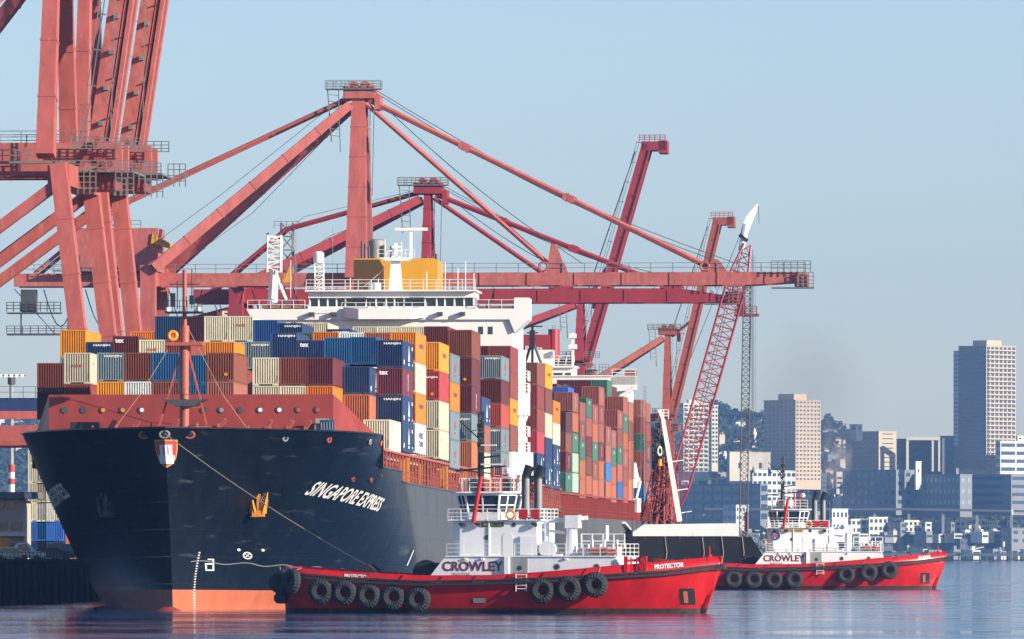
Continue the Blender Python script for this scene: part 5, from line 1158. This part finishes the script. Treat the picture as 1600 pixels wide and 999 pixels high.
# ---------------------------------------------------------------- quay side at left
def quayside():
    def at(px, Y): p = PX(px, HY, Y); return p.x
    # container yard stacks, Y ~ 1180
    Y = 1150.; s = Y/F; k = 0
    yd = [(45,815,'w'),(57,815,'w'),(67,815,'g'),(78,815,'C'),(88,815,'c'),(98,815,'o'),(106,815,'c')]
    names = {}
    for (px, n, cs, Yk) in ((44,6,'bCwwww',1150),(57,6,'bCWwww',1150),(71,6,'bCwwww',1150),(85,4,'bCbb',1152),(96,5,'bgbRc',1154),(108,6,'bbWRob',1156)):
        for j in range(n):
            o = bpy.data.objects.new('shipping_container', CM[2.59]); C.objects.link(o)
            o.material_slots[0].link='OBJECT'; o.material_slots[0].material = M['c_'+cs[j]]
            o.location = (at(px,Yk)+1.2, Yk, QUAY_Z+2.6*j); 
            tag(o, f'{CC[cs[j]][0]} container in the quay yard, {ORD[j]} tier up, {ORD[[44,57,71,85,96,108].index(px)]} stack from left', 'container', 'containers in the quay yard')
    # two-storey terminal office
    Y = 1010.; s = Y/F; z = lambda py: CAMH+(HY-py)*s
    r = thing('terminal_office', 'flat roofed beige terminal office on the quay at the left edge', 'building', (at(-60,Y),Y,QUAY_Z))
    X = lambda px: at(px,Y)-r.location.x; Zz = lambda py: z(py)-QUAY_Z
    m = MB(); m.box(0,0,0,X(38),14,Zz(782)); m.box(0,0.5,Zz(782),X(30),14,Zz(771)); w = m.build('wall', M['beige'], r)
    m = MB(); m.box(-.5,-.8,Zz(779),X(57),15,Zz(769)); m.build('roof_canopy', M['galv'], r)
    m = MB(); m.box(X(39),-.85,Zz(779.5),X(50),-.75,Zz(770)); m.build('roof_sign', M['white'], r)
    for a,b,c,d in ((-20,6,784,796),(10,24,783,796),(-20,12,815,829),(17,34,815,829)): m = MB(); m.box(X(a),-.06,Zz(d),X(b),0,Zz(c)); m.build('window', M['glass'], w)
    m = MB(); m.box(-.3,-1.2,Zz(838),X(42),0,Zz(832)); m.build('ledge', M['white'], r)
    # light mast
    Y = 1100.; r = thing('floodlight_mast', 'tall floodlight mast with red and white banded foot at the left edge', 'light mast', (at(18,Y),Y,QUAY_Z))
    Zz = lambda py: CAMH+(HY-py)*Y/F-QUAY_Z
    m = MB(); m.tube((0,0,Zz(728)),(0,0,Zz(588)),.28,8); m.build('pole', M['grey'], r)
    m = MB()
    for i,(a,b) in enumerate(((770,757),(757,748),(748,738),(738,726))): m.tube((0,0,Zz(a)),(0,0,Zz(b)),.42,10,i%2)
    m.tube((0,0,0),(0,0,Zz(770)),.42,10,0); m.build('banded_foot', [M['white'],M['markred']], r)
    m = MB(); m.beam((-1.6,0,Zz(587)),(1.8,0,Zz(587)),.15); m.tube((0,0,Zz(601)),(0,0,Zz(590)),.5,8); m.build('lamp_bar', M['dark'], r)
    for x in (-1.4,-.7,0,.7,1.4): m = MB(); m.box(x-.22,-.3,Zz(590),x+.22,.2,Zz(585)); m.build('floodlight', M['whiteclean'], r)
    # low crane crossbeam entering from the left
    Y = 1060.; r = thing('gantry_beam', 'purple and red gantry crossbeam entering from the left edge above the bow', 'gantry', (at(-60,Y),Y,QUAY_Z))
    X = lambda px: at(px,Y)-r.location.x; Zz = lambda py: CAMH+(HY-py)*Y/F-QUAY_Z
    m = MB(); m.box(0,0,Zz(642),X(75),2,Zz(622)); m.build('upper_beam', M['c_b'], r)
    m = MB(); m.box(0,-.5,Zz(655),X(75),2,Zz(642.5)); m.build('lower_beam', M['pinkcrane'], r)
    m = MB(); m.rail([(0,-.3,Zz(622)),(X(75),-.3,Zz(622))],1.4,2,1.5,.05); m.build('beam_railing', M['galv'], r)
    for px in (-50, 110): m = MB(); m.beam((X(px),1,0),(X(px),1,Zz(655)),1.2); m.build('gantry_leg', M['pinkcrane'], r)
    m = MB(); m.box(0,.2,Zz(642),X(112),1.8,Zz(622)+0); m.build('cross_girder', M['c_b'], r)
    # vehicles
    def vehicle(px, Y, L, hgt, body, label, cat, box_=False, glassy=True):
        r = thing('parked_'+cat.replace(' ','_'), label, cat, (at(px,Y),Y,QUAY_Z), (0,0,R(4)))
        m = MB()
        if box_: prof = [(0,.5),(L,.5),(L,1.3),(L-.9,1.5),(L-1.5,hgt*.85),(L-2.1,hgt),(0,hgt)]
        else: prof = [(0,.4),(L,.4),(L,1.0),(L-1.1,1.15),(L-1.9,hgt),(.9,hgt),(.1,1.1),(0,.9)]
        m.prism([(x,-.9,z) for x,z in prof],(0,1.8,0)); b = m.build('body', M[body], r)
        m = MB(); m.prism([(.8,-.93,1.15),(L-1.6,-.93,1.15),(L-2.0,-.93,hgt-.15),(1.0,-.93,hgt-.15)] if not box_ else [(L-2.0,-.93,1.4),(L-1.1,-.93,1.4),(L-1.55,-.93,hgt-.3),(L-2.0,-.93,hgt-.3)],(0,.05,0)); m.build('side_window', M['glass'], b)
        m = MB(); m.box(.2,-.95,.7,.45,-.9,.95); m.build('tail_lamp', M['markred'], b)
        for x in (.85,L-.95): m = MB(); m.tube((x,-.95,.36),(x,-.7,.36),.36,16); m.build('wheel', M['rubber'], r); 
        return r
    vehicle(-12, 900, 4.3, 1.55, 'c_w', 'pale car parked at the left edge of the quay under a lit van', 'car')
    vehicle(14, 905, 3.9, 2.0, 'white', 'white car on the dark quay edge left of the ship bow', 'car')
    vehicle(50, 915, 4.6, 1.5, 'dark', 'dark pickup parked on the quay edge nearest the ship bow', 'pickup')
    vehicle(-8, 930, 3.5, 2.6, 'c_o', 'orange van behind the pale car at the left edge', 'van', True)
    vehicle(74, 925, 5.4, 1.9, 'galv', 'grey van behind the dark pickup on the quay', 'van', True)
    m = MB(); q0_ = lane(111.2, 760); q1_ = lane(111.2, 1100); m.rail([(q0_.x,q0_.y,QUAY_Z),(q1_.x,q1_.y,QUAY_Z)],1.0,2,3,.05); tag(m.build('quay_railing', M['galv']), 'thin grey railing along the edge of the dark quay at left', 'railing')
quayside()

# ---------------------------------------------------------------- far city
def hill_h(px, Y):                                   # crest row seen from the camera, photo column px
    pts = [(-400,690),(0,655),(130,640),(300,640),(900,660),(1040,650),(1120,652),(1150,665),(1200,668),(1290,668),(1330,690),(1400,705),(1480,712),(1600,722),(1900,730)]
    for (a,b),(c,d) in zip(pts,pts[1:]):
        if px <= c: return b+(d-b)*max(0,(px-a))/(c-a)
    return pts[-1][1]
def ground_z(px, Y):
    f = min(1,max(0,(Y-6000)/2300)); f = f*f*(3-2*f)
    zc = CAMH+(HY-hill_h(px,Y))*8300/F
    return 2.2 + (zc-2.2-4)*f
def terrain():
    mb = MB(); nx, ny = 190, 24; vs = []
    for j in range(ny+1):
        Y = 5990+ (j/ny)**1.2*3300
        for i in range(nx+1):
            px = -1500+5000*i/nx; z = ground_z(px,Y) if j else -1
            if Y > 8400: z -= (Y-8400)*.05
            z += 3*math.sin(px*.05+Y*.004)*min(1,(Y-6000)/900) if Y>6000 else 0
            vs.append(((px-800)*Y/F, Y, z))
    mb.add(vs, [(j*(nx+1)+i,j*(nx+1)+i+1,(j+1)*(nx+1)+i+1,(j+1)*(nx+1)+i) for j in range(ny) for i in range(nx)])
    struct(mb.build('city_hill', paint('hill_ground',(0.05,0.06,0.045),.9,var=.3,scale=.02)))
terrain()
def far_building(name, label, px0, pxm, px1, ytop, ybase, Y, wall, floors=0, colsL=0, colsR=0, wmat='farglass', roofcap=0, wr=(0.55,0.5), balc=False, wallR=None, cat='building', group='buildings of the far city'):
    """nearest vertical edge at pxm; left face runs back to px0, right face to px1"""
    s = Y/F; H = (ybase-ytop)*s; z0 = CAMH+(HY-ybase)*s
    wl_ = (pxm-px0)*s; wr_ = (px1-pxm)*s
    if wl_ < .5 or wr_ < .5: th = 0 if wr_ < wl_ else R(90)
    th = R(45)
    a = wl_/math.cos(th); b = wr_/math.cos(th)
    r = thing(name, label, cat, ((pxm-800)*s, Y, z0), (0,0,th), group)
    # local frame after +45deg turn: left face runs along +y (towards back-left), right face along +x
    m = MB(); m.box(0,0,-6,b,a,H); w = m.build('wall', M[wall], r)
    if roofcap: m = MB(); m.box(b*.25,a*.25,H,b*.75,a*.75,H+roofcap); m.build('roof_housing', M[wall], r)
    m = MB(); m.box(-.3,-.3,H,b+.3,a+.3,H+.5); m.build('parapet', M[wall], r)
    cnt = 0; rest = MB()
    fh = H/max(1,floors)
    wmL = None
    for side,n,ln in (('R',colsR,b),('L',colsL,a)):
        if not n: continue
        cwid = ln/n; ww = cwid*wr[0]; hh = fh*wr[1]
        mm = MB()
        if side == 'R': mm.box(-ww/2,-.12,-hh/2,ww/2,.05,hh/2)
        else: mm.box(-.12,-ww/2,-hh/2,.05,ww/2,hh/2)
        t = mm.build('window', M[wmat], w); me = t.data; first = True
        for fl in range(floors):
            for c in range(n):
                zz = fh*(fl+.55); q = cwid*(c+.5)
                lc = (q,0,zz) if side == 'R' else (0,q,zz)
                if cnt < 90:
                    if first: t.location = lc; first = False
                    else:
                        o = bpy.data.objects.new('window', me); C.objects.link(o); o.parent = w; o.location = lc
                    cnt += 1
                else:
                    if side == 'R': rest.box(lc[0]-ww/2,-.12,lc[2]-hh/2,lc[0]+ww/2,.05,lc[2]+hh/2)
                    else: rest.box(-.12,lc[1]-ww/2,lc[2]-hh/2,.05,lc[1]+ww/2,lc[2]+hh/2)
        if first: bpy.data.objects.remove(t)
    if rest.v: o = rest.build('window', M[wmat], w); o['kind'] = 'stuff'
    if balc:
        m = MB()
        for fl in range(1,floors):
            m.box(b*.04,-1.3,fh*fl-.2,b*.96,0,fh*fl+.55)
        m.build('balconies', M[balc], r)
    return r, a, b, H
FB = far_building
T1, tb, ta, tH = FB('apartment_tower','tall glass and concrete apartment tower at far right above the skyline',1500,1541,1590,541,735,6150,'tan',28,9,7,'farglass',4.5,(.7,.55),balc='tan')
m = MB(); m.box(-.25,1.5,2,-.02,ta-.5,tH-3); m.build('glass_curtain', M['farglass'], T1)
for i in range(22): m = MB(); m.box(-.4,ta-5.5,tH-6-i*3.1,-.2,ta-1.2,tH-4-i*3.1); m.build('corner_window', M['skyglass'], T1)
for i in range(1,28): m = MB(); m.box(-.34,1.5,i*tH/28-.2,-.2,ta-.5,i*tH/28+.2); m.build('floor_edge', M['greywall'], T1)
FB('apartment_tower','tan octagonal apartment tower with red rimmed roof right of the lattice mast',1195,1243,1284,626,752,6200,'tan',20,8,7,'farglass',5,(.5,.42))
r,a,b,H = FB('apartment_tower','white balconied apartment tower between the crane and the lattice boom',1062,1068,1108,631,738,6150,'cream',15,1,5,'farglass',3,(.72,.45),balc='cream')
FB('apartment_tower','narrow white lattice faced wing right of the balconied tower',1108,1112,1122,634,725,6170,'cream',14,1,2,'farglass',0,(.6,.5))
FB('office_block','dark block with two sunlit cream stair towers and white penthouse',1323,1373,1402,675,748,6250,'tan',10,6,1,'farglass',0,(.6,.2))
FB('roof_house','small white penthouse on the roof of the dark block',1328,1338,1348,664,676,6240,'cream',1,1,1,'farglass',0,(.5,.5))
FB('office_block','dark glass office with a white portal frame left of the tallest tower',1402,1472,1476,686,737,6260,'darkwall',8,10,0,'farglass',0,(.8,.5))
m = MB(); Yq=6240.; s=Yq/F; zz=lambda py: CAMH+(HY-py)*s
r = thing('portal_frame','white rectangular frame around the dark glass office','building frame',((1416-800)*s,Yq,zz(737)),(0,0,0)); 
m.box(0,0,0,2.0*s*2,4,zz(684)-zz(737)); m.box(40*s,0,0,43*s,4,zz(684)-zz(737)); m.box(50*s,0,0,53*s,4,zz(684)-zz(737)); m.box(0,-.5,zz(688)-zz(737),53*s,4,zz(683)-zz(737)); m.build('frame', M['cream'], r)
FB('office_block','plain blue shaded block touching the left of the tallest tower',1470,1494,1499,682,735,6300,'greywall',9,5,1,'farglass',0,(.5,.3))
FB('office_block','long grid fronted warehouse behind the white boom and barge',1058,1188,1200,757,815,6080,'greywall',4,9,1,'farglass',0,(.8,.62))
FB('office_block','beige blank walled hall left of the farther tug mast',1136,1140,1206,707,752,6120,'beige',1,1,2,'farglass',0,(.15,.2))
FB('office_block','pale stepped office behind the farther tug wheelhouse',1172,1176,1246,736,812,6100,'palewall',6,1,9,'farglass',0,(.7,.4))
FB('office_block','low dark office with paired windows right of the tan tower',1320,1400,1440,735,792,6090,'greywall',4,8,3,'farglass',0,(.5,.4))
FB('stair_tower','cream lift tower on the low office roof line',1429,1431,1440,722,752,6085,'cream',1,1,1,'farglass',0,(.2,.2))
FB('office_block','long dark brick office with lit window pairs under the framed office',1396,1500,1520,742,795,6070,'greywall',3,16,2,'skyglass',0,(.35,.35))
FB('office_block','grey banded office at the right edge below the tallest tower',1520,1580,1640,742,792,6075,'greywall',4,1,1,'farglass',0,(.95,.4))
FB('office_block','terraced cream office at the right edge with wide window bands',1556,1563,1640,690,765,6110,'palewall',6,1,3,'farglass',0,(.9,.45))
FB('office_block','pale distant block peeping out right of the tallest tower',1588,1590,1640,682,740,6400,'cream',8,1,6,'farglass',0,(.5,.4))
for i,(a0,am,a1,t,bq,wl2,lb) in enumerate(((1326,1330,1362,812,838,'cream','white terrace house, leftmost above the farther tug foredeck'),(1356,1358,1388,809,836,'cream','white flats second from left in the shoreline row'),(1388,1407,1418,817,838,'greywall','shaded flats between the white shoreline flats'),(1410,1413,1442,814,834,'cream','white arched flats above the farther tug bow'),(1444,1446,1456,817,833,'cream','small white block right of the arched flats'),(1456,1486,1492,817,840,'greywall','long shaded flats right of the small white block'),(1488,1508,1520,814,836,'cream','half lit flats with gabled roofs in the shoreline row'),(1520,1524,1541,812,834,'cream','round fronted white flats near the right of the shoreline row'),(1546,1549,1560,815,827,'cream','low white house, rightmost in the shoreline row'))):
    FB('shoreline_flats',lb,a0,am,a1,t,bq+8,6040+i*3,wl2,3,max(1,int((am-a0)/6)),max(1,int((a1-am)/7)),'farglass',0,(.6,.5),group='flats along the far shore')
for i,(a0,am,a1,t,bq,wl2,lb) in enumerate(((1130,1150,1170,790,812,'palewall','low pale waterfront shed left of the farther tug'),(1262,1270,1300,800,835,'greywall','grey waterfront store behind the farther tug stacks'),(1296,1300,1326,796,830,'palewall','pale waterfront store right of the farther tug stacks'),(1565,1580,1640,826,848,'greywall','grey waterfront sheds at the right edge'),(1470,1500,1530,843,864,'darkwall','dark pier shed above the pilings'),(1330,1370,1410,846,866,'darkwall','dark pier shed left of the others on the far shore'),(1540,1570,1630,846,866,'darkwall','dark pier shed at the right edge'))):
    FB('waterfront_shed',lb,a0,am,a1,t,bq+4,6025+i*2,wl2,2,3,4,'farglass',0,(.5,.4),group='sheds along the far shore')
# elevated roadway
def viaduct():
    Y = 6055.; s = Y/F; r = thing('viaduct','dark elevated roadway running across the far shore','viaduct',((1100-800)*s,Y,0))
    z = lambda py: CAMH+(HY-py)*s; n=30; pts=[(1100+ (1900-1100)*i/n, 796+ (0 if i<12 else (i-12)*.45)) for i in range(n+1)]
    m = MB()
    for (a,b),(c,d) in zip(pts,pts[1:]): m.beam(((a-1100)*s,0,z(b)),((c-1100)*s,0,z(d)),12,1.6)
    m.build('roadway', M['darkwall'], r)
    for a,b in pts[::2]: m = MB(); m.box((a-1100)*s-1,-2,0,(a-1100)*s+1,2,z(b)-.8); m.build('pier_column', M['greywall'], r)
viaduct()
def far_pier():
    Y = 5985.; s = Y/F; r = thing('timber_pier','long pier on timber piles along the far waterline','pier',((1000-800)*s,Y,0))
    z = lambda py: CAMH+(HY-py)*s; m = MB(); m.box(0,0,z(869),650*s,14,z(865)); m.build('pier_deck', M['darkwall'], r)
    pm = MB(); pm.tube((0,0,-2),(0,0,z(869)),.45,6); t = pm.build('pile', M['dark'], r); 
    for i in range(60): 
        o = t if i == 0 else t.copy()
        if i: C.objects.link(o)
        o.parent = r; o.location = (i*(650/60)*s, -.3 + (i%2)*3, 0)
    r2 = thing('footbridge','pale gangway truss leaning on the far pier','footbridge',((1516-800)*s,Y-6,z(858)))
    m = MB(); m.beam((0,0,-.5),(20*s,0,3*s),1.0,.8); m.beam((3*s,0,-2.5),(3*s,0,.3),.6); m.build('truss', M['white'], r2)
    for i,(px,py) in enumerate(((1568,850),(1300,820),(1581,800))):
        r3 = thing('beacon_light','white lamp post with bright head, '+('on the far pier','behind the farther tug deck','on the elevated roadway')[i],'lamp post',((px-800)*s,Y,0)); m = MB(); m.tube((0,0,0),(0,0,z(py)-1.5),.35,6); m.build('post', M['grey'], r3); m = MB(); m.tube((0,0,z(py)-2),(0,0,z(py)+1.5),.9,8); m.build('lamp_head', M['whiteclean'], r3)
far_pier()
def zone(px):
    return 'left of the bow' if px < 200 else 'right of the cranes' if px < 1115 else 'left of the tan tower' if px < 1240 else 'right of the tan tower' if px < 1345 else 'behind dark offices' if px < 1480 else 'near the tallest tower'
def depthw(Y): return 'low on the slope' if Y < 7000 else 'halfway up' if Y < 7800 else 'near the crest'
# hillside houses, one object each
rnd = random.Random(3)
hw_ = [('white','palewall'),('cream','cream'),('tan','tan'),('grey','greywall'),('beige','beige')]
HG = 'houses scattered on the far hillside'
k = 0
spots = []
for _ in range(110):
    px = rnd.choice((rnd.uniform(-5,125),rnd.uniform(-5,125),rnd.uniform(1112,1195),rnd.uniform(1284,1325),rnd.uniform(1120,1560)))
    Y = rnd.uniform(6350,8200); spots.append((px,Y))
hm = {}
for px,Y in spots:
    nme, wl2 = rnd.choice(hw_); w=rnd.uniform(7,14); d=rnd.uniform(7,12); h=rnd.uniform(5,13)
    key = (wl2, round(w/3), round(h/3))
    gz = ground_z(px,Y)
    o = thing('hillside_house', f'small {nme} house {depthw(Y)} of the far hill, {zone(px)}', 'house', ((px-800)*Y/F,Y,gz-2), (0,0,R(rnd.uniform(20,65))), HG)
    if key not in hm:
        m = MB(); m.box(-w/2,-d/2,-4,w/2,d/2,h); wa = m.build('wall', M[wl2], o)
        m = MB(); m.prism([(-w/2-.3,-d/2-.4,h),(w/2+.3,-d/2-.4,h),(0,-d/2-.4,h+2.4)],(0,d+.8,0)); rf = m.build('roof', M['roofred'] if rnd.random()<.3 else M['darkwall'], o)
        hm[key] = (wa, rf)
    else:
        for q in hm[key]: c = q.copy(); C.objects.link(c); c.parent = o
# trees on the hill: leaf clumps through each crown
def tree_mesh(seed, n=70):
    rr = random.Random(seed); m = MB()
    for _ in range(n):
        a = rr.uniform(0,6.283); h = rr.random(); rad = (math.sin(math.pi*(h*.85+.12)))*(.75+.25*rr.random()); q = rr.uniform(.3,1)**.5*rad
        c = Vector((q*math.cos(a)*.5, q*math.sin(a)*.5, .15+h*.85)); e = rr.uniform(.07,.15)
        pts = [c+Vector((rr.uniform(-1,1),rr.uniform(-1,1),rr.uniform(-1,1)))*e for _ in range(5)]
        m.add(pts,[(0,1,2),(0,2,3),(0,3,4),(1,2,4),(1,3,4)])
    return m
M['leaf'] = paint('foliage', (0.045,0.06,0.035), 0.9, var=.4, scale=.3, rnd=.3)
crowns = []
for sd in range(5): o = tree_mesh(sd).build('crown', M['leaf']); crowns.append(o.data); bpy.data.objects.remove(o)
m = MB(); m.tube((0,0,-.2),(0,0,.45),.035,5); o = m.build('trunk', M['dark']); TR = o.data; bpy.data.objects.remove(o)
for i in range(170):
    px = rnd.choice((rnd.uniform(-20,160),rnd.uniform(1110,1205),rnd.uniform(1280,1350),rnd.uniform(1280,1350),rnd.uniform(1040,1600),rnd.uniform(1110,1205)))
    Y = rnd.uniform(6300,8500) if i%3 else rnd.uniform(8000,8450)
    t = thing('hillside_tree',f'hazy dark tree {depthw(Y)} of the far hill, {zone(px)}','tree',((px-800)*Y/F,Y,ground_z(px,Y)-3),(0,0,rnd.uniform(0,6)),'trees on the far hillside')
    h = rnd.uniform(11,24); w = h*rnd.uniform(.8,1.3); t.scale = (w,w,h)
    c = bpy.data.objects.new('crown', rnd.choice(crowns)); C.objects.link(c); c.parent = t
    c = bpy.data.objects.new('trunk', TR); C.objects.link(c); c.parent = t
def undergrowth():
    m = MB(); rr = random.Random(9)
    for _ in range(12000):
        px = rr.choice((rr.uniform(-40,170),rr.uniform(1030,1640),rr.uniform(1030,1640),rr.uniform(1600,3300))); Y = rr.uniform(6250,8600)
        c = Vector(((px-800)*Y/F, Y, ground_z(px,Y)+rr.uniform(0,7))); e = rr.uniform(2,6)
        pts = [c+Vector((rr.uniform(-1,1),rr.uniform(-1,1),rr.uniform(-.8,.8)))*e for _ in range(4)]
        m.add(pts,[(0,1,2),(0,2,3),(0,1,3),(1,2,3)])
    tag(m.build('far_woodland', M['leaf']), 'hazy wooded mass covering the far hillside', 'woodland', None, 'stuff')
undergrowth()
# low buildings filling the far shore
rn2 = random.Random(21); kk = 0
for row,(yb,Yk,n) in enumerate(((868,6012,26),(842,6032,24),(790,6140,16),(766,6330,16))):
    for i in range(n):
        px = 1056+i*(560/n)+rn2.uniform(-6,6); w = rn2.uniform(16,40) if row < 2 else rn2.uniform(12,28)
        if row == 2 and 1120 < px < 1320 and False: continue
        ht = rn2.uniform(6,13) if row < 2 else rn2.uniform(12,30); am = px+w*rn2.uniform(.3,.8); wl2 = rn2.choice(('greywall','palewall','beige','darkwall','cream','greywall'))
        Yb = Yk + rn2.uniform(0,14); s_ = Yb/F
        nme = {'greywall':'grey','palewall':'pale','beige':'beige','darkwall':'dark','cream':'cream'}[wl2]
        r_ = thing('low_building', f'{nme} low building, {ORD[i]} from left in the {("shore","second","third","hillfoot")[row]} row of the far city', 'building', ((am-800)*s_,Yb,CAMH+(HY-yb)*s_), (0,0,R(45)), 'low buildings of the far city')
        a_ = (am-px)*s_*1.414; b_ = (px+w-am)*s_*1.414; H_ = ht*s_; m = MB(); m.box(0,0,-3,b_,a_,H_); wa = m.build('wall', M[wl2], r_)
        if rn2.random() < .5: m = MB(); m.box(b_*.2,a_*.2,H_,b_*.55,a_*.6,H_+rn2.uniform(1,3)); m.build('roof_plant', M['whiteclean' if rn2.random()<.6 else 'greywall'], r_)
        for f_ in range(max(1,int(H_/4))):
            m = MB(); m.box(b_*.08,-.08,1+f_*3.6,b_*.92,0,2.6+f_*3.6); m.build('window', M['farglass'], wa)
# drifting smoke left of the dark block
def smoke():
    m, nt, b = nm('smoke'); nt.nodes.remove(b); v = nt.nodes.new('ShaderNodeVolumePrincipled'); v.inputs['Color'].default_value = (.85,.72,.6,1)
    tc = nt.nodes.new('ShaderNodeTexCoord'); n = nt.nodes.new('ShaderNodeTexNoise'); n.inputs['Scale'].default_value = 2.2; n.inputs['Detail'].default_value = 4
    g = nt.nodes.new('ShaderNodeTexGradient'); g.gradient_type = 'SPHERICAL'; nt.links.new(tc.outputs['Object'], g.inputs[0]); nt.links.new(tc.outputs['Object'], n.inputs[0])
    a = nt.nodes.new('ShaderNodeMapRange'); a.inputs['From Min'].default_value=.42; a.inputs['From Max'].default_value=.7; nt.links.new(n.outputs[0], a.inputs[0])
    mu = nt.nodes.new('ShaderNodeMath'); mu.operation='MULTIPLY'; nt.links.new(a.outputs[0], mu.inputs[0]); nt.links.new(g.outputs[0], mu.inputs[1])
    m2 = nt.nodes.new('ShaderNodeMath'); m2.operation='MULTIPLY'; m2.inputs[1].default_value=.2; nt.links.new(mu.outputs[0], m2.inputs[0]); nt.links.new(m2.outputs[0], v.inputs['Density'])
    nt.links.new(v.outputs[0], nt.nodes['Material Output'].inputs['Volume'])
    mb = MB(); n_,k_=8,12; vs=[(math.sin(math.pi*i/n_)*math.cos(2*math.pi*j/k_),math.sin(math.pi*i/n_)*math.sin(2*math.pi*j/k_),math.cos(math.pi*i/n_)) for i in range(n_+1) for j in range(k_)]
    mb.add(vs,[(i*k_+j,(i+1)*k_+j,(i+1)*k_+(j+1)%k_,i*k_+(j+1)%k_) for i in range(n_) for j in range(k_)])
    o = mb.build('smoke', m); o.location = PX(1306,722,6120); o.scale = (14,12,26); tag(o,'pale brown smoke drifting between the tan tower and the dark block','smoke',None,'stuff')
def plume():
    m, nt, b = nm('smoke_veil'); nt.nodes.remove(b); v = nt.nodes.new('ShaderNodeVolumePrincipled'); v.inputs['Color'].default_value = (.45,.36,.30,1)
    tc = nt.nodes.new('ShaderNodeTexCoord'); g = nt.nodes.new('ShaderNodeTexGradient'); g.gradient_type = 'SPHERICAL'; nt.links.new(tc.outputs['Object'], g.inputs[0])
    n = nt.nodes.new('ShaderNodeTexNoise'); n.inputs['Scale'].default_value = 1.6; nt.links.new(tc.outputs['Object'], n.inputs[0])
    a = nt.nodes.new('ShaderNodeMath'); a.operation='MULTIPLY'; nt.links.new(g.outputs[0], a.inputs[0]); nt.links.new(n.outputs[0], a.inputs[1])
    m2 = nt.nodes.new('ShaderNodeMath'); m2.operation='MULTIPLY'; m2.inputs[1].default_value=.028; nt.links.new(a.outputs[0], m2.inputs[0]); nt.links.new(m2.outputs[0], v.inputs['Density'])
    nt.links.new(v.outputs[0], nt.nodes['Material Output'].inputs['Volume'])
    mb = MB(); n_,k_=8,12; vs=[(math.sin(math.pi*i/n_)*math.cos(2*math.pi*j/k_),math.sin(math.pi*i/n_)*math.sin(2*math.pi*j/k_),math.cos(math.pi*i/n_)) for i in range(n_+1) for j in range(k_)]
    mb.add(vs,[(i*k_+j,(i+1)*k_+j,(i+1)*k_+(j+1)%k_,i*k_+(j+1)%k_) for i in range(n_) for j in range(k_)])
    o = mb.build('smoke_plume', m); o.location = PX(1265,620,6120); o.scale = (50,22,66); tag(o,'thin brown smoke veil rising above the tan tower','smoke',None,'stuff')
plume()
smoke()
bpy.context.view_layer.update()
